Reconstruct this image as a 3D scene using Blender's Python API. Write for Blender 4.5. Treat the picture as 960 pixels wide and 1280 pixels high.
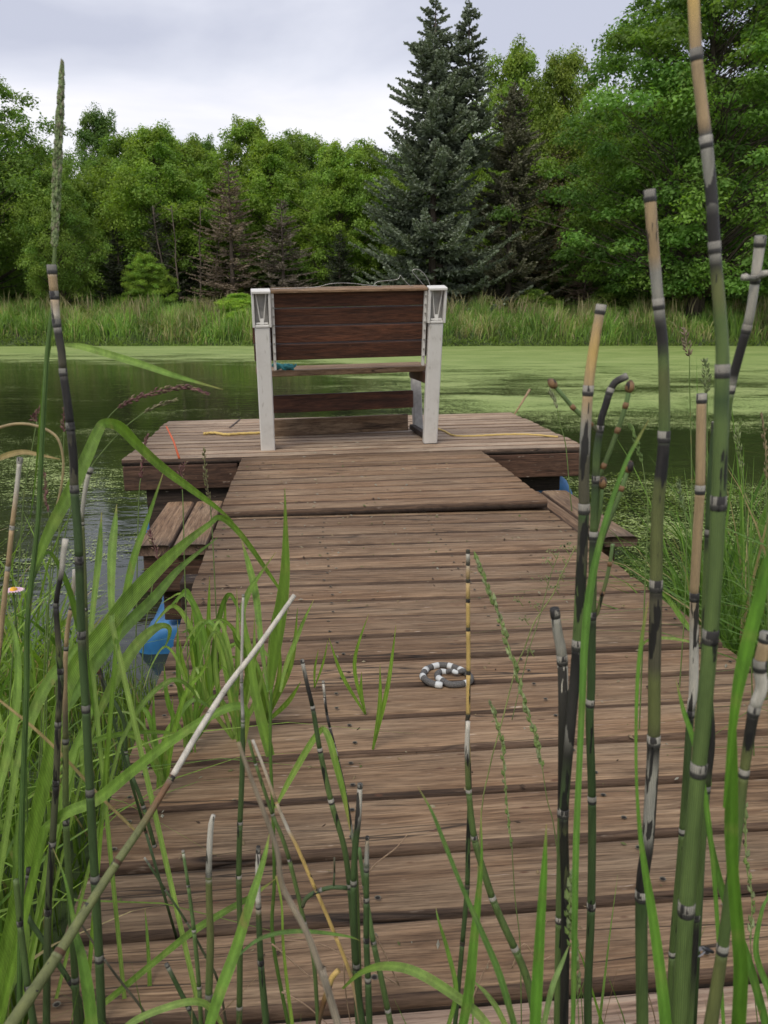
import bpy, math, random
import numpy as np
from mathutils import Vector, Matrix
S = bpy.context.scene
for o in list(bpy.data.objects): bpy.data.objects.remove(o)
C = S.collection
R = math.radians

# ------------------------------------------------------------ camera, sky, light
F = 1050.0; PITCH = R(13.2); CAMZ = 1.24
cam_d = bpy.data.cameras.new('camera'); cam = bpy.data.objects.new('camera', cam_d); C.objects.link(cam)
cam.location = (0, 0, CAMZ); cam.rotation_euler = (R(90) - PITCH, 0, 0)
cam_d.sensor_fit = 'HORIZONTAL'; cam_d.sensor_width = 36; cam_d.lens = 36 * F / 960
cam_d.clip_start = .02; cam_d.clip_end = 3000
cam_d.dof.use_dof = True; cam_d.dof.focus_distance = 1.7; cam_d.dof.aperture_fstop = 23
S.camera = cam
SUN_EL, SUN_AZ = 52, 200          # azimuth clockwise from +Y (behind the camera, a little left)
wd = bpy.data.worlds.new('World'); S.world = wd; wd.use_nodes = True
nt = wd.node_tree; nt.nodes.clear()
def N(t, kind, **kw):
    n = t.nodes.new(kind)
    for k, v in kw.items():
        if k.startswith('_'): setattr(n, k[1:], v)
        else: n.inputs[k.replace('__', ' ')].default_value = v
    return n
def L(t, a, b): t.links.new(a, b)
out = N(nt, 'ShaderNodeOutputWorld'); bg = N(nt, 'ShaderNodeBackground'); bg.inputs['Strength'].default_value = .1
sky = N(nt, 'ShaderNodeTexSky', _sky_type='NISHITA', _sun_disc=False)
sky.sun_elevation = R(SUN_EL); sky.sun_rotation = R(SUN_AZ)
tc = N(nt, 'ShaderNodeTexCoord'); mp = N(nt, 'ShaderNodeMapping'); mp.inputs['Scale'].default_value = (1.4, 1.0, 4.6)
mp.inputs['Location'].default_value = (.55, .2, .35)
nz = N(nt, 'ShaderNodeTexNoise', Scale=1.5, Detail=6.0, Roughness=.52, Distortion=.35)
L(nt, tc.outputs['Generated'], mp.inputs[0]); L(nt, mp.outputs[0], nz.inputs['Vector'])
sp = N(nt, 'ShaderNodeSeparateXYZ'); L(nt, tc.outputs['Generated'], sp.inputs[0])
mr = N(nt, 'ShaderNodeMapRange', _interpolation_type='SMOOTHSTEP'); L(nt, sp.outputs['Z'], mr.inputs[0])
mr.inputs[1].default_value = .20; mr.inputs[2].default_value = .285; mr.inputs[3].default_value = .16; mr.inputs[4].default_value = -.10
ad = N(nt, 'ShaderNodeMath', _operation='ADD'); L(nt, nz.outputs[0], ad.inputs[0]); L(nt, mr.outputs[0], ad.inputs[1])
cr = N(nt, 'ShaderNodeValToRGB'); L(nt, ad.outputs[0], cr.inputs[0])
cr.color_ramp.elements[0].position = .34; cr.color_ramp.elements[0].color = (.385, .40, .475, 1)
cr.color_ramp.elements[1].position = .72; cr.color_ramp.elements[1].color = (.69, .675, .70, 1)
e = cr.color_ramp.elements.new(.52); e.color = (.52, .53, .59, 1)
sc = N(nt, 'ShaderNodeVectorMath', _operation='SCALE'); L(nt, cr.outputs[0], sc.inputs[0]); sc.inputs['Scale'].default_value = 10.4
mx = N(nt, 'ShaderNodeMix', _data_type='RGBA'); mx.inputs[0].default_value = .93
L(nt, sky.outputs[0], mx.inputs[6]); L(nt, sc.outputs[0], mx.inputs[7])
L(nt, mx.outputs[2], bg.inputs[0]); L(nt, bg.outputs[0], out.inputs[0])
sd = bpy.data.lights.new('sun', 'SUN'); so = bpy.data.objects.new('sun', sd); C.objects.link(so)
sd.energy = 1.5; sd.angle = R(22); sd.color = (1, .93, .82)
az = R(SUN_AZ); el = R(SUN_EL)
so.rotation_euler = Vector((math.sin(az)*math.cos(el), math.cos(az)*math.cos(el), math.sin(el))).to_track_quat('Z', 'Y').to_euler()
S.view_settings.view_transform = 'Standard'; S.view_settings.look = 'None'
S.view_settings.exposure = .62; S.view_settings.gamma = 1
S.render.engine = 'CYCLES'

# ------------------------------------------------------------ helpers
def meta(o, label=None, cat=None, group=None, kind=None):
    if label: o['label'] = label
    if cat: o['category'] = cat
    if group: o['group'] = group
    if kind: o['kind'] = kind
    return o
def empty(name, loc=(0, 0, 0), rot=(0, 0, 0)):
    o = bpy.data.objects.new(name, None); C.objects.link(o); o.location = loc; o.rotation_euler = rot
    o.empty_display_size = .05
    return o
def mesh(name, V, Fc, mat=None, smooth=False, col=None, uv=None):
    """V (n,3), Fc list of tuples or int array (m,k); col per-vertex rgba; uv per-vertex"""
    me = bpy.data.meshes.new(name)
    V = np.asarray(V, dtype=np.float32)
    if isinstance(Fc, np.ndarray):
        m, k = Fc.shape
        me.vertices.add(len(V)); me.vertices.foreach_set('co', V.ravel())
        me.loops.add(m * k); me.loops.foreach_set('vertex_index', Fc.astype(np.int32).ravel())
        me.polygons.add(m); me.polygons.foreach_set('loop_start', np.arange(0, m * k, k, dtype=np.int32))
        me.update(calc_edges=True)
    else:
        me.from_pydata(V.tolist(), [], [tuple(f) for f in Fc]); me.update()
    if smooth: me.polygons.foreach_set('use_smooth', np.ones(len(me.polygons), dtype=bool))
    if col is not None:
        a = me.color_attributes.new('Col', 'FLOAT_COLOR', 'POINT'); a.data.foreach_set('color', np.asarray(col, dtype=np.float32).ravel())
    if uv is not None:
        u = me.uv_layers.new(name='UVMap'); idx = np.empty(len(me.loops), dtype=np.int32); me.loops.foreach_get('vertex_index', idx)
        u.data.foreach_set('uv', np.asarray(uv, dtype=np.float32)[idx].ravel())
    if mat: me.materials.append(mat)
    return me
def obj(name, me, parent=None, loc=(0, 0, 0), rot=(0, 0, 0)):
    o = bpy.data.objects.new(name, me); C.objects.link(o); o.location = loc; o.rotation_euler = rot
    if parent: o.parent = parent
    return o
def ray(px, py):
    a = (px - 480) / F; b = (py - 640) / F
    return Vector((a, math.cos(PITCH) - b * math.sin(PITCH), -math.sin(PITCH) - b * math.cos(PITCH)))
def at(px, py, Y):
    r = ray(px, py); return Vector((0, 0, CAMZ)) + r * (Y / r.y)
def onz(px, py, z):
    r = ray(px, py); return Vector((0, 0, CAMZ)) + r * ((z - CAMZ) / r.z)

class MB:
    def __init__(s): s.V = []; s.F = []; s.C = []; s.U = []
    def add(s, V, Fc, col=(1, 1, 1, 0), U=None):
        n = len(s.V); s.V += [tuple(v) for v in V]; s.F += [tuple(i + n for i in f) for f in Fc]
        s.C += ([col] * len(V) if not isinstance(col, list) else col)
        s.U += (U if U else [(0, 0)] * len(V))
    def box(s, c, d, rot=None, bev=0.0):
        hx, hy, hz = d[0]/2, d[1]/2, d[2]/2; b = min(bev, hx*.9, hy*.9, hz*.9)
        c = Vector(c); M = rot if rot else Matrix.Identity(3)
        if b <= 0:
            P = [(-hx,-hy,-hz),(hx,-hy,-hz),(hx,hy,-hz),(-hx,hy,-hz),(-hx,-hy,hz),(hx,-hy,hz),(hx,hy,hz),(-hx,hy,hz)]
            Fq = [(0,3,2,1),(4,5,6,7),(0,1,5,4),(1,2,6,5),(2,3,7,6),(3,0,4,7)]
            s.add([M @ Vector(p) + c for p in P], Fq); return
        P = []; idx = {}
        for sx in (-1, 1):
            for sy in (-1, 1):
                for sz in (-1, 1):
                    for k in range(3):
                        p = [sx*(hx-b), sy*(hy-b), sz*(hz-b)]; p[k] = (sx*hx, sy*hy, sz*hz)[k]
                        idx[(sx, sy, sz, k)] = len(P); P.append(M @ Vector(p) + c)
        Fq = []
        def f(*a): Fq.append(tuple(idx[q] for q in a))
        for k, (i, j) in ((0, (1, 2)), (1, (2, 0)), (2, (0, 1))):
            for sg in (-1, 1):
                q = []
                for a, b2 in ((-1,-1),(1,-1),(1,1),(-1,1)):
                    t = [0,0,0]; t[k] = sg; t[i] = a; t[j] = b2; q.append((*t, k))
                if sg < 0: q.reverse()
                f(*q)
        for k in range(3):
            i, j = (k+1) % 3, (k+2) % 3
            for a in (-1, 1):
                for b2 in (-1, 1):
                    q = []
                    for (e, kk) in ((-1, i), (1, i), (1, j), (-1, j)):
                        t = [0,0,0]; t[i] = a; t[j] = b2; t[k] = e; q.append((*t, kk))
                    if a * b2 < 0: q.reverse()
                    q.reverse(); f(*q)
        for sx in (-1, 1):
            for sy in (-1, 1):
                for sz in (-1, 1):
                    q = [(sx,sy,sz,0),(sx,sy,sz,1),(sx,sy,sz,2)]
                    if sx*sy*sz < 0: q.reverse()
                    f(*q)
        s.add(P, Fq)
    def tube(s, pts, rad, n=8, cols=None, cap=True, v0=0.0):
        pts = [Vector(p) for p in pts]; m = len(pts)
        rad = rad if isinstance(rad, (list, tuple)) else [rad] * m
        V = []; U = []; CC = []; ref = Vector((0, -1, .13)); v = v0
        for i, p in enumerate(pts):
            t = (pts[min(i+1, m-1)] - pts[max(i-1, 0)]).normalized()
            a = t.cross(ref)
            if a.length < .05: a = t.cross(Vector((1, 0, 0)))
            a.normalize(); b = t.cross(a)
            if i: v += (p - pts[i-1]).length
            for k in range(n):
                th = 2*math.pi*k/n
                V.append(p + (a*math.cos(th) + b*math.sin(th)) * rad[i]); U.append((k/n*2 if k <= n/2 else 2-k/n*2, v))
                CC.append(cols[i] if cols else (1, 1, 1, 0))
        Fq = [(i*n+k, i*n+(k+1) % n, (i+1)*n+(k+1) % n, (i+1)*n+k) for i in range(m-1) for k in range(n)]
        if cap: Fq += [tuple(range(n))[::-1], tuple(range((m-1)*n, m*n))]
        s.add(V, Fq, CC, U)
    def me(s, name, mat, smooth=False): return mesh(name, s.V, s.F, mat, smooth, s.C, s.U)
    def build(s, name, mat, parent=None, smooth=False): return obj(name, s.me(name, mat, smooth), parent)

# ------------------------------------------------------------ materials
def mat(name):
    m = bpy.data.materials.new(name); m.use_nodes = True; t = m.node_tree
    return m, t, t.nodes['Principled BSDF'], t.nodes['Material Output']
def ramp(t, src, stops):
    c = N(t, 'ShaderNodeValToRGB'); L(t, src, c.inputs[0]); el = c.color_ramp.elements
    while len(el) < len(stops): el.new(.5)
    for e, (p, q) in zip(el, stops): e.position = p; e.color = (*q, 1) if len(q) == 3 else q
    return c.outputs[0]
def mixc(t, a, b, f, mode='MIX'):
    m = N(t, 'ShaderNodeMix', _data_type='RGBA', _blend_type=mode)
    for s, i in ((f, 0), (a, 6), (b, 7)):
        if isinstance(s, (int, float)): m.inputs[i].default_value = s
        elif isinstance(s, tuple): m.inputs[i].default_value = (*s, 1)
        else: L(t, s, m.inputs[i])
    return m.outputs[2]
def math_(t, op, a, b=None, c=None):
    m = N(t, 'ShaderNodeMath', _operation=op)
    for i, s in enumerate((a, b, c)):
        if s is None: continue
        if isinstance(s, (int, float)): m.inputs[i].default_value = s
        else: L(t, s, m.inputs[i])
    return m.outputs[0]
def noise(t, vec, scale=(1, 1, 1), **kw):
    mp = N(t, 'ShaderNodeMapping'); mp.inputs['Scale'].default_value = scale; L(t, vec, mp.inputs[0])
    n = N(t, 'ShaderNodeTexNoise', **kw); L(t, mp.outputs[0], n.inputs['Vector']); return n.outputs[0]
def bump(t, bs, h, strength, dist):
    b = N(t, 'ShaderNodeBump', Strength=strength, Distance=dist); L(t, h, b.inputs['Height']); L(t, b.outputs[0], bs.inputs['Normal'])
def wood(name, dark, mid, light, grey, wear=.5, rough=.75, crack=1.0, chips=.55):
    m, t, bs, _ = mat(name)
    tc = N(t, 'ShaderNodeTexCoord'); oi = N(t, 'ShaderNodeObjectInfo')
    off = N(t, 'ShaderNodeVectorMath', _operation='SCALE'); off.inputs[0].default_value = (37, 19, 11); L(t, oi.outputs['Random'], off.inputs['Scale'])
    v = N(t, 'ShaderNodeVectorMath', _operation='ADD'); L(t, tc.outputs['Object'], v.inputs[0]); L(t, off.outputs[0], v.inputs[1]); v = v.outputs[0]
    warp = noise(t, v, (1.2, 5, 5), Scale=1.0, Detail=2.0)
    wv = N(t, 'ShaderNodeVectorMath', _operation='MULTIPLY_ADD'); L(t, v, wv.inputs[0]); wv.inputs[1].default_value = (1, 1, 1)
    cmb = N(t, 'ShaderNodeCombineXYZ'); L(t, math_(t, 'MULTIPLY', warp, .05), cmb.inputs['Y']); L(t, cmb.outputs[0], wv.inputs[2]); wv = wv.outputs[0]
    g1 = noise(t, wv, (3.0, 74, 40), Scale=1.0, Detail=7.0, Roughness=.68)
    g2 = noise(t, wv, (14, 330, 160), Scale=1.0, Detail=4.0, Roughness=.7)
    big = noise(t, v, (2.2, 9, 9), Scale=1.0, Detail=4.0, Roughness=.6)
    base = ramp(t, g1, [(.34, dark), (.47, mid), (.62, light)])
    base = mixc(t, base, grey, math_(t, 'MULTIPLY', ramp(t, big, [(.42, (0, 0, 0)), (.68, (1, 1, 1))]), wear))
    fine = ramp(t, g2, [(.36, (.42, .38, .35)), (.5, (1, 1, 1)), (.66, (1.30, 1.28, 1.25))])
    base = mixc(t, base, fine, .8, 'MULTIPLY')
    ring = math_(t, 'SINE', math_(t, 'MULTIPLY', noise(t, wv, (.9, 13, 9), Scale=1.0, Detail=2.0, Roughness=.4), 95.0))
    base = mixc(t, base, ramp(t, ring, [(0, (.78, .75, .73)), (.55, (1, 1, 1)), (1, (1.08, 1.08, 1.07))]), .55, 'MULTIPLY')
    tint = ramp(t, oi.outputs['Random'], [(0, (.74, .71, .68)), (.25, (1.05, 1.03, 1.0)), (.5, (.84, .83, .82)), (.75, (1.16, 1.13, 1.10)), (1, (.90, .86, .82))])
    base = mixc(t, base, tint, 1.0, 'MULTIPLY')
    # drying checks: long dark cracks running with the grain
    ck = noise(t, wv, (.8, 17, 9), Scale=1.0, Detail=2.5, Roughness=.5)
    gate = noise(t, v, (1.7, 3, 3), Scale=1.0, Detail=1.0)
    cm = math_(t, 'ABSOLUTE', math_(t, 'SUBTRACT', ck, .5))
    cm = ramp(t, cm, [(0, (1, 1, 1)), (.010, (0, 0, 0))])
    cm = math_(t, 'MULTIPLY', math_(t, 'MULTIPLY', cm, ramp(t, gate, [(.47, (0, 0, 0)), (.56, (1, 1, 1))])), crack)
    base = mixc(t, base, (.012, .008, .006), math_(t, 'MULTIPLY', cm, .88))
    # knots
    kv = N(t, 'ShaderNodeTexVoronoi'); kmp = N(t, 'ShaderNodeMapping'); kmp.inputs['Scale'].default_value = (2.2, 6, 6)
    L(t, v, kmp.inputs[0]); L(t, kmp.outputs[0], kv.inputs['Vector'])
    kn = ramp(t, kv.outputs['Distance'], [(.06, (1, 1, 1)), (.11, (0, 0, 0))])
    base = mixc(t, base, (.10, .045, .025), math_(t, 'MULTIPLY', kn, .8))
    stn = noise(t, v, (3.5, 11, 11), Scale=1.0, Detail=5.0, Roughness=.7)
    base = mixc(t, base, ramp(t, stn, [(.34, (.55, .52, .50)), (.46, (1, 1, 1)), (.62, (1, 1, 1)), (.72, (1.28, 1.25, 1.2))]), chips*1.4, 'MULTIPLY')
    # pale splinters
    spn = noise(t, v, (16, 110, 60), Scale=1.0, Detail=3.0)
    base = mixc(t, base, (.52, .42, .33), math_(t, 'MULTIPLY', ramp(t, spn, [(.69, (0, 0, 0)), (.74, (1, 1, 1))]), chips))
    L(t, base, bs.inputs['Base Color']); bs.inputs['Roughness'].default_value = rough
    bs.inputs['Specular IOR Level'].default_value = .35
    h = math_(t, 'ADD', math_(t, 'MULTIPLY', g1, .9), math_(t, 'ADD', math_(t, 'MULTIPLY', g2, .9), math_(t, 'MULTIPLY', ring, .10)))
    h = math_(t, 'SUBTRACT', h, math_(t, 'MULTIPLY', cm, 1.6))
    bump(t, bs, h, .55, .0035)
    return m
def plantmat(name, ridge, rough=.45, transl=.0, blotch=True, spec=.4):
    """colour comes from the plant's own painted colours (attribute Col); alpha = how blotched with black it is"""
    m, t, bs, out = mat(name); a = N(t, 'ShaderNodeAttribute', _attribute_name='Col'); uv = N(t, 'ShaderNodeUVMap'); tc = N(t, 'ShaderNodeTexCoord')
    col = a.outputs['Color']
    n = noise(t, tc.outputs['Object'], (110, 110, 16), Scale=1.0, Detail=6.0, Roughness=.7)
    col = mixc(t, col, ramp(t, n, [(.3, (.62, .62, .60)), (.5, (1, 1, 1)), (.7, (1.3, 1.28, 1.22))]), 1.0, 'MULTIPLY')
    sx = N(t, 'ShaderNodeSeparateXYZ'); L(t, uv.outputs[0], sx.inputs[0])
    if not blotch:
        sp_ = noise(t, tc.outputs['Object'], (45, 45, 18), Scale=1.0, Detail=4.0, Roughness=.6)
        col = mixc(t, col, (.40, .30, .12), math_(t, 'MULTIPLY', ramp(t, sp_, [(.64, (0, 0, 0)), (.72, (1, 1, 1))]), .6))
    w = math_(t, 'SINE', math_(t, 'MULTIPLY', sx.outputs[0], ridge))
    col = mixc(t, col, ramp(t, w, [(0, (.52, .55, .52)), (.5, (1, 1, 1)), (1, (1.22, 1.2, 1.14))]), .9, 'MULTIPLY')
    if blotch:
        b = noise(t, tc.outputs['Object'], (120, 120, 14), Scale=1.0, Detail=3.0, Roughness=.6)
        f = math_(t, 'GREATER_THAN', math_(t, 'ADD', b, math_(t, 'MULTIPLY', a.outputs['Alpha'], .34)), .66)
        f = math_(t, 'MULTIPLY', f, .93)
        col = mixc(t, col, (.013, .011, .012), f)
    L(t, col, bs.inputs['Base Color']); bs.inputs['Roughness'].default_value = rough; bs.inputs['Specular IOR Level'].default_value = spec
    bump(t, bs, w, .35, .0006)
    if transl:
        tr = N(t, 'ShaderNodeBsdfTranslucent'); L(t, mixc(t, col, (1.25, 1.35, .55), 1.0, 'MULTIPLY'), tr.inputs[0])
        ms = N(t, 'ShaderNodeMixShader'); ms.inputs[0].default_value = transl
        L(t, bs.outputs[0], ms.inputs[1]); L(t, tr.outputs[0], ms.inputs[2]); L(t, ms.outputs[0], out.inputs[0])
    return m
M_STEM = plantmat('horsetail_stem', 75, .5)
M_BLADE = plantmat('grass_blade', 60, .5, .42, False)
M_SEED = plantmat('grass_seed_head', 30, .7, .25, False)
def plain(name, col, rough=.5, nscale=40, var=.15, metallic=0, bmp=.1):
    m, t, bs, _ = mat(name); tc = N(t, 'ShaderNodeTexCoord')
    n = noise(t, tc.outputs['Object'], Scale=nscale, Detail=4.0)
    lo = tuple(c * (1 - var) for c in col); hi = tuple(min(1, c * (1 + var)) for c in col)
    L(t, ramp(t, n, [(.3, lo), (.7, hi)]), bs.inputs['Base Color']); bs.inputs['Roughness'].default_value = rough
    bs.inputs['Metallic'].default_value = metallic; bump(t, bs, n, bmp, .001)
    return m
M_DECK = wood('weathered_deck_wood', (.116, .069, .038), (.198, .124, .071), (.285, .194, .119), (.32, .25, .17), .5)
M_PLAT = wood('weathered_platform_wood', (.20, .135, .088), (.29, .205, .137), (.40, .305, .215), (.47, .395, .30), .6, .62)
M_PALE = wood('pale_end_board_wood', (.24, .16, .11), (.36, .25, .18), (.46, .35, .26), (.46, .38, .30), .4)
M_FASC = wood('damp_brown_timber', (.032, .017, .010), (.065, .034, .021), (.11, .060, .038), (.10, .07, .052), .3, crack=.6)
M_SLAT = wood('dark_red_brown_slat_wood', (.036, .015, .009), (.070, .029, .017), (.115, .045, .024), (.13, .062, .036), .25, .6, crack=.3, chips=0)
M_LIP = wood('shaded_lip_dark_end_wood', (.040, .024, .015), (.085, .052, .033), (.13, .085, .056), (.14, .10, .07), .3, chips=.2)  # darker brown: shade of the rounded lips painted in; also dark board ends
M_EDGE = plain('dark_board_side', (.050, .034, .025), .9, 60, .4)  # dark brown for the sides and undersides of the boards
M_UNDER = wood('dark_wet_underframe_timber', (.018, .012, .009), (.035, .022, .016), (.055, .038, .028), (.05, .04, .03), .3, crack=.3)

def resin():
    m, t, bs, _ = mat('off_white_resin'); tc = N(t, 'ShaderNodeTexCoord'); v = tc.outputs['Object']
    n = noise(t, v, Scale=9.0, Detail=6.0, Roughness=.65)
    c = ramp(t, n, [(.25, (.54, .52, .48)), (.5, (.63, .615, .575)), (.8, (.66, .645, .61))])
    st = noise(t, v, (60, 60, 7), Scale=1.0, Detail=3.0)
    c = mixc(t, c, (.30, .27, .22), math_(t, 'MULTIPLY', ramp(t, st, [(.62, (0, 0, 0)), (.74, (1, 1, 1))]), .5))
    L(t, c, bs.inputs['Base Color']); bs.inputs['Roughness'].default_value = .5; bump(t, bs, n, .15, .001); return m
M_RESIN = resin()
M_SHADEIN = plain('shaded_resin', (.32, .31, .29), .6)  # resin with the shade of recesses and front legs put into its grey
M_METAL = plain('dull_steel', (.42, .41, .39), .42, 80, .25, .8)
M_RUST = plain('dark_screw_steel', (.13, .10, .085), .5, 200, .4, .6)
M_ROPE = plain('yellow_rope_fibre', (.55, .40, .13), .8, 300, .25)
M_CLOTH = plain('teal_rag_cloth', (.05, .24, .26), .9, 60, .4, 0, .4)
M_WHITE = plain('white_paint_band', (.52, .53, .52), .6, 90, .12)
M_ORANGE = plain('orange_red_rod', (.50, .10, .035), .5)
M_PINK = plain('pale_pink_petal', (.72, .50, .60), .6)
M_YOLK = plain('yellow_flower_centre', (.65, .36, .03), .8, 200, .3)
M_BARREL = plain('blue_drum_plastic', (.028, .15, .36), .42, 9, .45)

def leafmat(name, rough=.6, transl=.48, spec=.2):
    m, t, bs, out = mat(name); a = N(t, 'ShaderNodeAttribute', _attribute_name='Col'); oi = N(t, 'ShaderNodeObjectInfo')
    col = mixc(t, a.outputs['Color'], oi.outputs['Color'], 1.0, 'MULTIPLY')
    L(t, col, bs.inputs['Base Color']); bs.inputs['Roughness'].default_value = rough; bs.inputs['Specular IOR Level'].default_value = spec
    tr = N(t, 'ShaderNodeBsdfTranslucent'); L(t, mixc(t, col, (1.3, 1.35, .5), 1.0, 'MULTIPLY'), tr.inputs[0])
    ms = N(t, 'ShaderNodeMixShader'); ms.inputs[0].default_value = transl
    L(t, bs.outputs[0], ms.inputs[1]); L(t, tr.outputs[0], ms.inputs[2]); L(t, ms.outputs[0], out.inputs[0]); return m
M_LEAF = leafmat('tree_leaf'); M_NEEDLE = leafmat('conifer_needle', .7, .1)
def bark():
    m, t, bs, _ = mat('bark'); tc = N(t, 'ShaderNodeTexCoord'); n = noise(t, tc.outputs['Object'], (9, 9, 1.5), Scale=1.0, Detail=6.0)
    L(t, ramp(t, n, [(.3, (.035, .026, .02)), (.7, (.14, .11, .085))]), bs.inputs['Base Color']); bs.inputs['Roughness'].default_value = .9; bump(t, bs, n, .6, .03); return m
M_BARK = bark()

# ------------------------------------------------------------ ground, pond, duckweed
def ground_h(x, y):
    x = np.asarray(x, float); y = np.asarray(y, float)
    def sm(a, b, v): q = np.clip((v - a) / (b - a), 0, 1); return q*q*(3-2*q)
    wob = .25*np.sin(x*.35+1) + .12*np.sin(x*1.1)
    near = .30 - .85 * sm(1.0, 4.2, y + .25*np.sin(x*1.3))
    far = sm(33.6, 36.5, y + wob)*1.15 + sm(36.5, 44, y + wob)*.75 + sm(60, 400, y)*6
    deep = -.55 - .7*sm(4, 9, y)*(1-sm(28, 34, y))
    g = np.where(y < 20, np.maximum(near, deep), deep + far)
    return g + .03*np.sin(x*2.3)*np.cos(y*1.9)*(y < 3.5)
ys = np.concatenate([np.linspace(-60, -2, 12), np.linspace(-1, 5, 40), np.linspace(6, 32, 14), np.linspace(33, 48, 30), np.linspace(52, 120, 16), np.linspace(160, 900, 10)])
xs = np.concatenate([-np.geomspace(900, 40, 12), np.linspace(-36, -4, 33), np.linspace(-3.6, 3.6, 40), np.linspace(4, 36, 33), np.geomspace(40, 900, 12)])
X, Y = np.meshgrid(xs, ys); Z = ground_h(X, Y)
def gridmesh(name, X, Y, Z, m, col=None):
    r, c = X.shape; V = np.stack([X, Y, Z], -1).reshape(-1, 3); i = np.arange((r-1)*c).reshape(r-1, c)[:, :-1].ravel()
    return mesh(name, V, np.stack([i, i+1, i+c+1, i+c], -1), m, True, col)
m, t, bs, _ = mat('bank_soil'); tc = N(t, 'ShaderNodeTexCoord')
n = noise(t, tc.outputs['Object'], Scale=1.3, Detail=8.0, Roughness=.7); n2 = noise(t, tc.outputs['Object'], Scale=24.0, Detail=4.0)
c = ramp(t, n, [(.35, (.035, .032, .016)), (.5, (.04, .065, .018)), (.7, (.07, .10, .03))])
L(t, mixc(t, c, ramp(t, n2, [(.3, (.6, .6, .6)), (.7, (1.3, 1.3, 1.3))]), 1.0, 'MULTIPLY'), bs.inputs['Base Color']); bs.inputs['Roughness'].default_value = .95; bump(t, bs, n2, .6, .03)
meta(obj('ground', gridmesh('ground', X, Y, Z, m)), kind='structure')

m, t, bs, _ = mat('pond_water'); tc = N(t, 'ShaderNodeTexCoord'); v = tc.outputs['Object']
bs.inputs['Roughness'].default_value = .06; bs.inputs['IOR'].default_value = 1.33
murk = noise(t, v, Scale=.5, Detail=5.0)
L(t, ramp(t, murk, [(.35, (.014, .018, .008)), (.65, (.030, .036, .014))]), bs.inputs['Base Color'])
w1 = noise(t, v, (1.5, 3.5, 1), Scale=1.6, Detail=3.0); w2 = noise(t, v, (1, 2.2, 1), Scale=9.0, Detail=2.0)
bump(t, bs, math_(t, 'ADD', w1, math_(t, 'MULTIPLY', w2, .25)), .10, .05)
wv = [(-500, 1, 0), (500, 1, 0), (500, 37.5, 0), (-500, 37.5, 0)]
meta(obj('pond_water', mesh('pond_water', wv, [(0, 1, 2, 3)], m)), kind='structure')

# duckweed: thin floating mat; attribute = how closed the cover is
gy = np.concatenate([np.linspace(2.4, 12, 90), np.geomspace(12.1, 36, 100)[1:]]); gx = np.linspace(-1, 1, 130)
GX, GY = np.meshgrid(gx, gy); GX = GX * (GY*.62 + 3)
def ss(a, b, v): q = np.clip((v-a)/(b-a), 0, 1); return q*q*(3-2*q)
side = GX / GY                                        # 0 straight ahead, + to the right
cov = -.75 + ss(19, 26, GY)*1.0 + ss(27, 30, GY)*.9                      # closed far out
cov += ss(-.14, .06, side)*ss(9.8, 12, GY)*(.80+.30*ss(14, 20, GY))*(1-ss(26, 34, GY)*.3)                 # wide raft to the right
cov += ss(.02, .16, side)*ss(8.6, 9.6, GY)*(1-ss(11.5, 14, GY))*.50
cov += ss(.10, .22, side)*ss(3.2, 3.8, GY)*(1-ss(5.8, 6.8, GY))*.62      # weed by the right side of the dock
cov += (1-ss(-.40, -.22, side))*ss(3.0, 4.0, GY)*(1-ss(7, 9, GY))*.36
cov += .16*(1-ss(-.05, .05, side))*ss(5.2, 6.2, GY)*(1-ss(9, 12, GY))
cov += (1-ss(.2, .34, side))*ss(.06, .1, side)*0
covc = np.stack([cov, cov, cov, np.ones_like(cov)], -1).reshape(-1, 4)
m, t, bs, outn = mat('duckweed'); a = N(t, 'ShaderNodeAttribute', _attribute_name='Col'); tc = N(t, 'ShaderNodeTexCoord'); v = tc.outputs['Object']
n1 = noise(t, v, (.9, 1.5, 1), Scale=.6, Detail=7.0, Roughness=.62, Distortion=.4)
n2 = noise(t, v, (1.2, 3.0, 1), Scale=7.0, Detail=5.0, Roughness=.75)
n3 = noise(t, v, Scale=75.0, Detail=2.0)
s = math_(t, 'ADD', math_(t, 'MULTIPLY', math_(t, 'SUBTRACT', n1, .5), 2.6), math_(t, 'MULTIPLY', math_(t, 'SUBTRACT', n2, .5), 2.2))
s = math_(t, 'ADD', s, math_(t, 'MULTIPLY', math_(t, 'SUBTRACT', n3, .5), 2.6))
s = math_(t, 'ADD', s, a.outputs['Fac'])
mask = ramp(t, s, [(.0, (0, 0, 0)), (.12, (1, 1, 1))])
cc = ramp(t, n1, [(.30, (.17, .25, .065)), (.5, (.245, .325, .10)), (.68, (.33, .40, .15))])
cc = mixc(t, cc, ramp(t, n3, [(.3, (.6, .62, .5)), (.65, (1.15, 1.12, 1.1))]), .9, 'MULTIPLY')
L(t, cc, bs.inputs['Base Color']); bs.inputs['Roughness'].default_value = .6; bs.inputs['Specular IOR Level'].default_value = .25
bump(t, bs, n3, .5, .004)
tr = N(t, 'ShaderNodeBsdfTransparent'); ms = N(t, 'ShaderNodeMixShader'); L(t, mask, ms.inputs[0]); L(t, tr.outputs[0], ms.inputs[1]); L(t, bs.outputs[0], ms.inputs[2]); L(t, ms.outputs[0], outn.inputs[0])
dw = obj('duckweed', gridmesh('duckweed', GX, GY, np.full_like(GX, .005), m, covc))
meta(dw, 'pale green duckweed floating in rafts over the dark pond', 'duckweed', kind='stuff')
rng = np.random.default_rng(5)
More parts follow.
